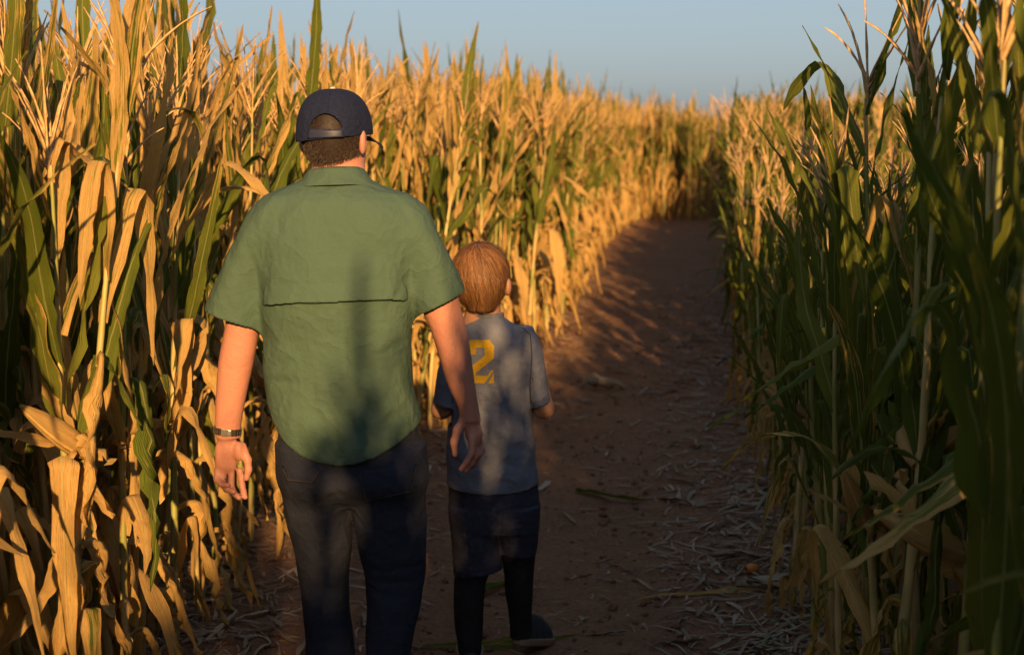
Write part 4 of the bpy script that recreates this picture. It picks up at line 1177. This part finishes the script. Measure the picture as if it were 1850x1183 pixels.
# neck ribbing
ring = []; ra = np.linspace(0, 2 * np.pi, 40, endpoint=False); nb = P(876, 571, .010)
for a in ra:
    for b in np.linspace(0, 2 * np.pi, 8, endpoint=False):
        q = .0535 + .005 * math.cos(b); ring.append((q * 1.04 * math.cos(a), q * math.sin(a), .009 * math.sin(b) - .02 * max(0, math.sin(a)) + .004))
RQ2 = np.array([[i * 8 + j, i * 8 + (j + 1) % 8, ((i + 1) % 40) * 8 + (j + 1) % 8, ((i + 1) % 40) * 8 + j] for i in range(40) for j in range(8)])[:, ::-1]
link("neckband", fast_mesh("neckband", np.array(ring) + nb - BOY_BASE, RQ2, mats=[M_TEE]), tee)
# the printed 2: block figure with chamfered corners, laid onto the back of the jersey
def number_two():
    X0, X1, Y0, Y1 = 842, 892.5, 614, 692
    w, h = X1 - X0, Y1 - Y0
    s = 0.33
    polys = [  # quads in unit square, y down
        [(0, .14), (.16, 0), (.36, .18), (0, .34)], [(.16, 0), (.84, 0), (.64, .18), (.36, .18)], [(.84, 0), (1, .14), (.66, .21), (.64, .18)], [(1, .14), (1, .42), (.66, .37), (.66, .21)],
        [(1, .42), (.36, .76), (.0, .70), (.66, .37)], [(0, .70), (.36, .76), (.36, .82), (0, 1)], [(0, 1), (.36, .82), (.78, .82), (.66, 1)], [(.78, .82), (.88, .70), (1, .70), (.66, 1)], [(.80, 1), (1, .74), (1, .9), (1, 1)],
        [(0, .34), (.36, .18), (.36, .30), (.36, .34)]]
    VV, QQ, n = [], [], 0; m = 7
    for q in polys:
        for i in range(m):
            for j in range(m):
                u, v = j / (m - 1), i / (m - 1)
                x = (q[0][0] * (1 - u) + q[1][0] * u) * (1 - v) + (q[3][0] * (1 - u) + q[2][0] * u) * v
                y = (q[0][1] * (1 - u) + q[1][1] * u) * (1 - v) + (q[3][1] * (1 - u) + q[2][1] * u) * v
                VV.append(hit_px(tb, X0 + x * w, Y0 + y * h, .0018, BOY_BASE))
        QQ.append(grid_quads(m, m) + n); n += m * m
    link("printed_number", fast_mesh("printed_number", np.array(VV) - BOY_BASE, np.concatenate(QQ), mats=[M_NUMBER]), tee)
number_two()
# shorts over leggings
sc_ = creases([(830, 930, 890, 915, .010, .004), (825, 960, 880, 975, .012, .003), (905, 930, 960, 960, .012, .004), (900, 905, 905, 980, .012, .005), (940, 960, 955, 1000, .010, .003), (840, 985, 870, 1030, .012, .003)], D - .08)
sn = cloth_noise(0.0012, 36, 33)
def sd_(X, Y, Z): return sc_(X, Y, Z) + sn(X, Y, Z)
hv = Volume((P(790, 900)[0], D - .18, .26), (P(1000, 900)[0], D + .20, .72), .004)
hv.loft(sections([(850, 812, 968, 0, .088), (900, 810, 974, 0, .094), (930, 812, 974, 0, .094), (955, 814, 974, 0, .090)], D), .01, 2.3, 0, sd_)
for rows, cut in ((sections([(910, 811, 900, 0, .090), (960, 814, 902, -.004, .084), (1000, 818, 907, -.008, .078), (1045, 820, 910, -.012, .074)], D), cut_line(818, 1034, 908, 1022)),
                  (sections([(910, 885, 975, 0, .090), (950, 894, 974, .010, .084), (1010, 899, 968, .022, .074)], D), cut_line(899, 996, 968, 1003))):
    q, s_ = hv.loft_field(rows, 2.2, 0, sd_); X, Y, Z = hv.xyz(s_)
    q2, s2 = hv.loft_field(rows, 2.2, -.006, sd_, caps=False)
    hv.put(np.maximum(q, cut(X) - Z).astype(np.float32), s_, .008)
    q3 = np.full(hv.f.shape, 1.0, np.float32); q3[s2] = q2
    low = sorted(rows)[1][0]; Zf = hv.ax[2][None, None, :]
    hv.f = np.where(Zf < low, np.maximum(hv.f, -q3), hv.f).astype(np.float32)
shorts = vol_object("shorts", hv, M_SHORTS, boy, 1, BOY_BASE)
lv = Volume((P(800, 1000)[0], D - .18, .0), (P(990, 1000)[0], D + .20, .62), .004)
lv.loft([r for r in bl], .01, 2.1, .0015); lv.loft([r for r in br], .01, 2.1, .0015)
leggings = vol_object("leggings", lv, M_LEGGING, boy, 1, BOY_BASE)
# hair: a straight bowl cut
hr = np.random.default_rng(8)
hv = Volume(hc - .16, hc + .16, .0036)
hv.ell(hc + Mh.T @ np.array((0, -.006, .010)), (.087, .102, .102), 0, Mh)
hv.loft(sections([(505, 824, 912, -.004, .088), (528, 832, 905, -.008, .080), (558, 849, 893, -.010, .060)], D), .022, 2.15)
X, Y, Z = hv.xyz((slice(None),) * 3); HX, HY, HZ = ca * (X - hc[0]) + sa * (Y - hc[1]), -sa * (X - hc[0]) + ca * (Y - hc[1]), Z - hc[2]
line = np.where(HY < -.03, -.072 + 3.0 * HX ** 2 + .006 * np.sin(170 * HX) + .004 * np.sin(410 * HX + 1), np.where(HY < .035, -.004, .030)) 
line = np.where((HY >= -.055) & (HY < -.03), -.004 + (-.03 - HY) / .025 * (-.06), line)
full_field = hv.f.copy()
hv.f = np.maximum(hv.f, (line - HZ)).astype(np.float32)
Vh, Qh = hv.mesh(2)
# strands fall from the crown and hug the volume
crown = hc + Mh.T @ np.array((0.006, -.040, .100))
def field_at(Pn):
    q = (Pn - hv.lo) / hv.h; i = np.clip(q.astype(int), 0, hv.n - 2); t = q - i
    v = 0
    for dx in (0, 1):
        for dy in (0, 1):
            for dz in (0, 1):
                w_ = (t[:, 0] if dx else 1 - t[:, 0]) * (t[:, 1] if dy else 1 - t[:, 1]) * (t[:, 2] if dz else 1 - t[:, 2])
                v = v + w_ * full_field[i[:, 0] + dx, i[:, 1] + dy, i[:, 2] + dz]
    return v
def grad_at(Pn):
    e = .004; g = np.stack([field_at(Pn + e * np.eye(3)[k]) - field_at(Pn - e * np.eye(3)[k]) for k in range(3)], -1)
    return g / (np.linalg.norm(g, axis=1)[:, None] + 1e-9)
n_, seg_ = 12000, 8
sel = hr.integers(len(Vh), size=n_); Pn = Vh[sel].copy(); lift_ = hr.uniform(.0004, .0030, n_)
ln = hr.uniform(.025, .075, n_); hgt = Pn[:, 2] - hc[2]; ln = np.where(hgt < -.05, ln * .45, ln)
az_ = np.arctan2(Pn[:, 0] - crown[0], -(Pn[:, 1] - crown[1])); clump = .30 * np.sin(37 * az_ + 30 * hgt) + .25 * np.sin(83 * az_ + 1.3 - 45 * hgt) + hr.normal(0, .16, n_)
lift_ = lift_ + .0025 * np.clip(clump + .2, 0, 1) ** 1.5; fly = hr.uniform(size=n_) < .015; lift_[fly] += hr.uniform(.002, .008, fly.sum()); ln[fly] *= 1.3
Ps = [Pn + grad_at(Pn) * lift_[:, None]]; Nn = []
for s_ in range(seg_):
    g = grad_at(Pn); d = (Pn - crown) * np.array((1, 1, 1.0)) + np.array((0, 0, -.045)); d = d - g * (d * g).sum(1)[:, None]; d /= np.linalg.norm(d, axis=1)[:, None] + 1e-6
    sd_v = np.cross(g, d); d = d + sd_v * (clump * .45 + .5 * np.exp(-np.linalg.norm(Pn - crown, axis=1) / .03))[:, None]
    Pn = Pn + d * (ln / seg_)[:, None]; g = grad_at(Pn); Pn = Pn - g * np.clip(field_at(Pn), -.01, .01)[:, None]
    Ps.append(Pn + g * (lift_ * (1 + s_ * .12))[:, None]); Nn.append(g)
Pst = np.stack(Ps, 1); Gst = np.stack([Nn[0]] + Nn, 1); Tst = np.gradient(Pst, axis=1)
Sst = np.cross(Tst, Gst + hr.normal(0, .25, (n_, 1, 3))); Sst /= np.linalg.norm(Sst, axis=2)[..., None] + 1e-9
wst = .0008 * np.linspace(1, .3, seg_ + 1)[None, :, None]
Vs = np.stack([Pst - Sst * wst, Pst + Sst * wst], 2).reshape(-1, 3)
bi = (np.arange(n_)[:, None] * (seg_ + 1) + np.arange(seg_)[None]) * 2; Qs = np.stack([bi, bi + 1, bi + 3, bi + 2], -1).reshape(-1, 4)
rs = np.repeat(np.clip(.5 + clump * .6 + hr.normal(0, .18, n_), 0, 1), (seg_ + 1) * 2)
hme = fast_mesh("hair", np.concatenate([Vh, Vs]) - BOY_BASE, np.concatenate([Qh, Qs + len(Vh)]), attrs={"rnd": np.concatenate([np.full(len(Vh), .12), rs])}, mats=[M_HAIR2])
link("hair", hme, boy)
for sx in (-1, 1):
    e = HD(sx * .026, .076, .0)
    for nm, rr, m_, off in (("eye", .0110, M_EYE, 0), ("iris", .0055, M_IRIS, .0070)):
        ev = Volume(e - .02, e + .02, .0016); ev.ell(e + Mh.T @ np.array((0, off, 0)), (rr, rr, rr), 0)
        vol_object(nm, ev, m_, boy, 0, BOY_BASE)
gl = float(ground_z(fl_[1], fl_[2])); gr = float(ground_z(fr_[1], fr_[2]))
shoe("shoe", np.array((fl_[1], fl_[2] - .005, gl + .002)), .05, .22, .085, boy, BOY_BASE, M_SHOE)
shoe("shoe", np.array((fr_[1] + .010, fr_[2] + .0, gr + .045)), -.55, .20, .078, boy, BOY_BASE, M_SHOE, pitch=math.radians(-16))
# ------------------------------------------------------------------ fallen leaves and straw on the ground
def scrap_geom(r, L, W, ns=9, nw=3, lift=0.5, curl=None):
    t = np.linspace(0, 1, ns + 1)
    ph = r.uniform(-.6, .6) * t + .25 * np.sin(r.uniform(2, 6) * t + r.uniform(0, 6))
    d = np.stack([np.cos(ph), np.sin(ph)], -1); Pxy = np.concatenate([np.zeros((1, 2)), np.cumsum(d[1:] * L / ns, 0)]) - d.mean(0) * L / 2
    z = .004 + lift * L * .10 * (1 + np.sin(r.uniform(2, 7) * t + r.uniform(0, 6))) / 2
    w = W * np.clip(.3 + 2.5 * t, 0, 1) * np.clip(1.03 - t ** 2.5, 0, 1) * (1 + .15 * np.sin(r.uniform(8, 15) * t))
    v = np.linspace(-1, 1, nw + 1); tw = r.uniform(-1.0, 1.0) * t + r.uniform(-.5, .5); cu = r.uniform(.2, 1.0) if curl is None else curl
    S = np.stack([-np.sin(ph), np.cos(ph)], -1)
    lat = v[None] * (w / 2)[:, None] * np.cos(cu * np.abs(v))[None]; up = np.abs(v)[None] * (w / 2)[:, None] * np.sin(cu * np.abs(v))[None] + r.normal(0, W * .06, (ns + 1, nw + 1))
    X = Pxy[:, None, 0] + S[:, None, 0] * lat * np.cos(tw)[:, None]; Y = Pxy[:, None, 1] + S[:, None, 1] * lat * np.cos(tw)[:, None]
    Zc = z[:, None] + up + lat * np.sin(tw)[:, None]
    Zc = Zc - min(0, Zc.min()) + 0.001
    V = np.stack([X, Y, Zc], -1).reshape(-1, 3)
    uv = np.stack([np.broadcast_to(v[None], lat.shape), np.broadcast_to((t * L)[:, None], lat.shape) + r.uniform(0, 30)], -1).reshape(-1, 2)
    return V, grid_quads(ns + 1, nw + 1), uv

def bleached_material():
    k = Nodes("bleached_litter")
    rnd = k.n("Attribute", attribute_name="rnd").outputs["Fac"]; tc = k.n("TexCoord").outputs["Object"]
    n1 = k.noise(tc, 90, 3, .6)
    c = k.ramp(rnd, [(0, (.15, .095, .055)), (.4, (.24, .165, .10)), (.7, (.30, .215, .135)), (.88, (.38, .31, .22)), (1, (.13, .15, .06))])
    k.l(k.mix(k.math('MULTIPLY', n1, .6), c, (.13, .085, .05)), k.b.inputs["Base Color"])
    k.b.inputs["Roughness"].default_value = .7
    return k.m
M_LITTER = bleached_material()
lr = np.random.default_rng(77)
SCRAPS = []
for i in range(14):
    V, Q, uv = scrap_geom(np.random.default_rng(600 + i), lr.uniform(.14, .34), lr.uniform(.02, .055))
    SCRAPS.append((V, Q, uv))
def scrap(name, i, px, py, yaw_, sc, dry, label, cat, group=None, rn=.5, tint=None, mesh=None):
    g = on_ground(px, py); V, Q, uv = SCRAPS[i] if mesh is None else mesh
    me = fast_mesh(name, V, Q, uv, {"dry": np.full(len(V), dry), "rnd": np.full(len(V), rn)}, [M_LEAF if tint is None else tint])
    o = link(name, me, None, (g[0], g[1], float(ground_z(g[0], g[1])))); o.rotation_euler = (0, 0, yaw_); o.scale = (sc, sc, sc)
    return tag(o, label, cat, group)
scrap("fallen_leaf", 0, 1108, 888, -.6, 1.3, 0.02, "torn green corn leaf lying across the open dirt path", "leaf", mesh=scrap_geom(np.random.default_rng(5), .30, .045, 12, 3, .5))
scrap("fallen_leaf", 0, 888, 1052, 1.1, 1.0, 0.05, "broad green corn leaf lying between the legs of the boy", "leaf", mesh=scrap_geom(np.random.default_rng(6), .30, .055, 12, 3, .3))
scrap("fallen_leaf", 0, 905, 1150, .1, 1.0, 0.15, "long green corn leaf lying under the feet of the boy", "leaf", mesh=scrap_geom(np.random.default_rng(9), .55, .04, 12, 3, .2))
scrap("fallen_husk", 0, 1092, 702, .4, 1.5, 0.95, "crumpled pale corn husk lying in the middle of the path", "husk", rn=.84, tint=M_LITTER, mesh=scrap_geom(np.random.default_rng(12), .20, .11, 10, 5, .8, 1.3))
scrap("fallen_leaf", 0, 1240, 1062, .35, 1.0, 0.95, "long pale dry leaf lying at the rim of the litter", "leaf", mesh=scrap_geom(np.random.default_rng(15), .42, .03, 12, 3, .3))
scrap("fallen_leaf", 0, 1360, 1062, 0.0, 1.0, 0.9, "long crinkled dry leaf lying below the orange cob piece", "leaf", mesh=scrap_geom(np.random.default_rng(16), .40, .03, 12, 3, .3))
# broken orange cob
cg = on_ground(1358, 1024); tt = np.linspace(0, 1, 9); aa = np.linspace(0, 2 * np.pi, 14, endpoint=False)
rr = .021 * np.sin(np.pi * np.clip(.06 + .88 * tt, 0, 1)) ** .45
kern = 1 + .10 * (np.cos(7 * aa)[None] * np.cos(9 * np.pi * tt)[:, None])
CVb = np.stack([np.broadcast_to((tt * .055 - .027)[:, None], (9, 14)), rr[:, None] * kern * np.cos(aa)[None], rr[:, None] * kern * np.sin(aa)[None] + .018], -1).reshape(-1, 3)
ob = link("cob_piece", fast_mesh("cob_piece", CVb, grid_quads(9, 14, True), mats=[plain("orange_kernels", (.52, .17, .02), .5)]), None, (cg[0], cg[1], float(ground_z(cg[0], cg[1]))))
ob.rotation_euler = (0, .1, .4); tag(ob, "short orange piece of corn cob lying in the litter by the shaded row", "corn cob")
# scraps strewn along both sides and over the path
for i in range(230):
    u = lr.uniform()
    if u < .58:
        dd = 4.2 + 9 * lr.uniform() ** 1.7; x = RIGHT_EDGE(dd) - abs(lr.normal(0, .24)); where = "dry leaf scrap lying in the litter along the shaded row"
    elif u < .82:
        dd = 4.4 + 8 * lr.uniform() ** 1.5; x = LEFT_EDGE(dd) + abs(lr.normal(0, .22)); where = "dry leaf scrap lying at the foot of the sunlit row"
    else:
        dd = 4.3 + 9 * lr.uniform() ** 1.5; a = LEFT_EDGE(dd) + .3; b = RIGHT_EDGE(dd) - .3; x = lr.uniform(min(a, b), max(a, b)); where = "small dry leaf scrap lying on the bare middle of the path"
    k = int(lr.integers(14)); V, Q, uv = SCRAPS[k]
    rn = float(lr.uniform()); key = "scrap_%d_%d" % (k, int(rn * 4))
    me = bpy.data.meshes.get(key) or fast_mesh(key, V, Q, uv, {"dry": np.full(len(V), .95), "rnd": np.full(len(V), int(rn * 4) / 4 + .1)}, [M_LITTER])
    o = link("leaf_scrap", me, None, (float(x), float(dd), float(ground_z(x, dd)) + .001)); s = lr.uniform(.35, 1.0) * (.6 if "small" in where else 1)
    o.rotation_euler = (0, 0, lr.uniform(0, 6.28)); o.scale = (s, s, s); tag(o, where, "leaf scrap", where.replace("scrap lying", "scraps lying"))
# straw and shreds nobody could count
VV, QQ, RR, UU, n = [], [], [], [], 0
TPL = [scrap_geom(np.random.default_rng(900 + i), 1.0, lr.uniform(.05, .11), 4, 1, .5, .3) for i in range(16)]
for i in range(13000):
    u = lr.uniform(); dd = 3.6 + 14 * lr.uniform() ** 1.8
    if u < .50: x = RIGHT_EDGE(dd) + .25 - abs(lr.normal(0, .38))
    elif u < .90: x = LEFT_EDGE(dd) - .35 + abs(lr.normal(0, .42))
    else: x = lr.uniform(LEFT_EDGE(dd), RIGHT_EDGE(dd))
    V, Q, uv = TPL[i % 16]; L_ = lr.uniform(.015, .05) if u > .9 else np.clip(lr.lognormal(-2.6, .6), .02, .28)
    a = lr.uniform(0, 6.28); sc3 = np.array((L_, max(L_, .07), min(L_, .12)))
    W = (V * np.array((L_, float(lr.uniform(.05, .22)) + .25 * L_, min(L_, .10)))) @ rot_z(a).T + np.array((x, dd, 0)); W[:, 2] += ground_z(W[:, 0], W[:, 1]) + lr.uniform(0, .012) * (u < .9)
    VV.append(W); QQ.append(Q + n); RR.append(np.full(len(V), lr.uniform())); n += len(V)
tag(link("straw_litter", fast_mesh("straw_litter", np.concatenate(VV), np.concatenate(QQ), attrs={"rnd": np.concatenate(RR)}, mats=[M_LITTER])), "chopped straw and leaf shreds strewn along both corn rows", "litter", kind="stuff")

# loose clods of earth on the path
VV, QQ, n = [], [], 0
bt_, bq_ = tube([(0, 0, z) for z in (-.62, -.35, .1, .5, .72)], [.25, .8, 1.0, .62, .1], 6)
for i in range(3200):
    dd = 3.8 + 11 * lr.uniform() ** 1.6; x = lr.uniform(LEFT_EDGE(dd) - .2, RIGHT_EDGE(dd) + .2); s = float(np.clip(lr.lognormal(-5.1, .55), .002, .022))
    W = (bt_ * lr.uniform(.7, 1.3, 3) * (1 + lr.normal(0, .16, bt_.shape))) @ rot_z(lr.uniform(0, 6.28)).T * s + np.array((x, dd, float(ground_z(x, dd)) + s * .25))
    VV.append(W); QQ.append(bq_ + n); n += len(W)
tag(link("earth_clods", fast_mesh("earth_clods", np.concatenate(VV), np.concatenate(QQ), mats=[M_DIRT])), "small loose clods of red brown earth on the path", "clods", kind="stuff")
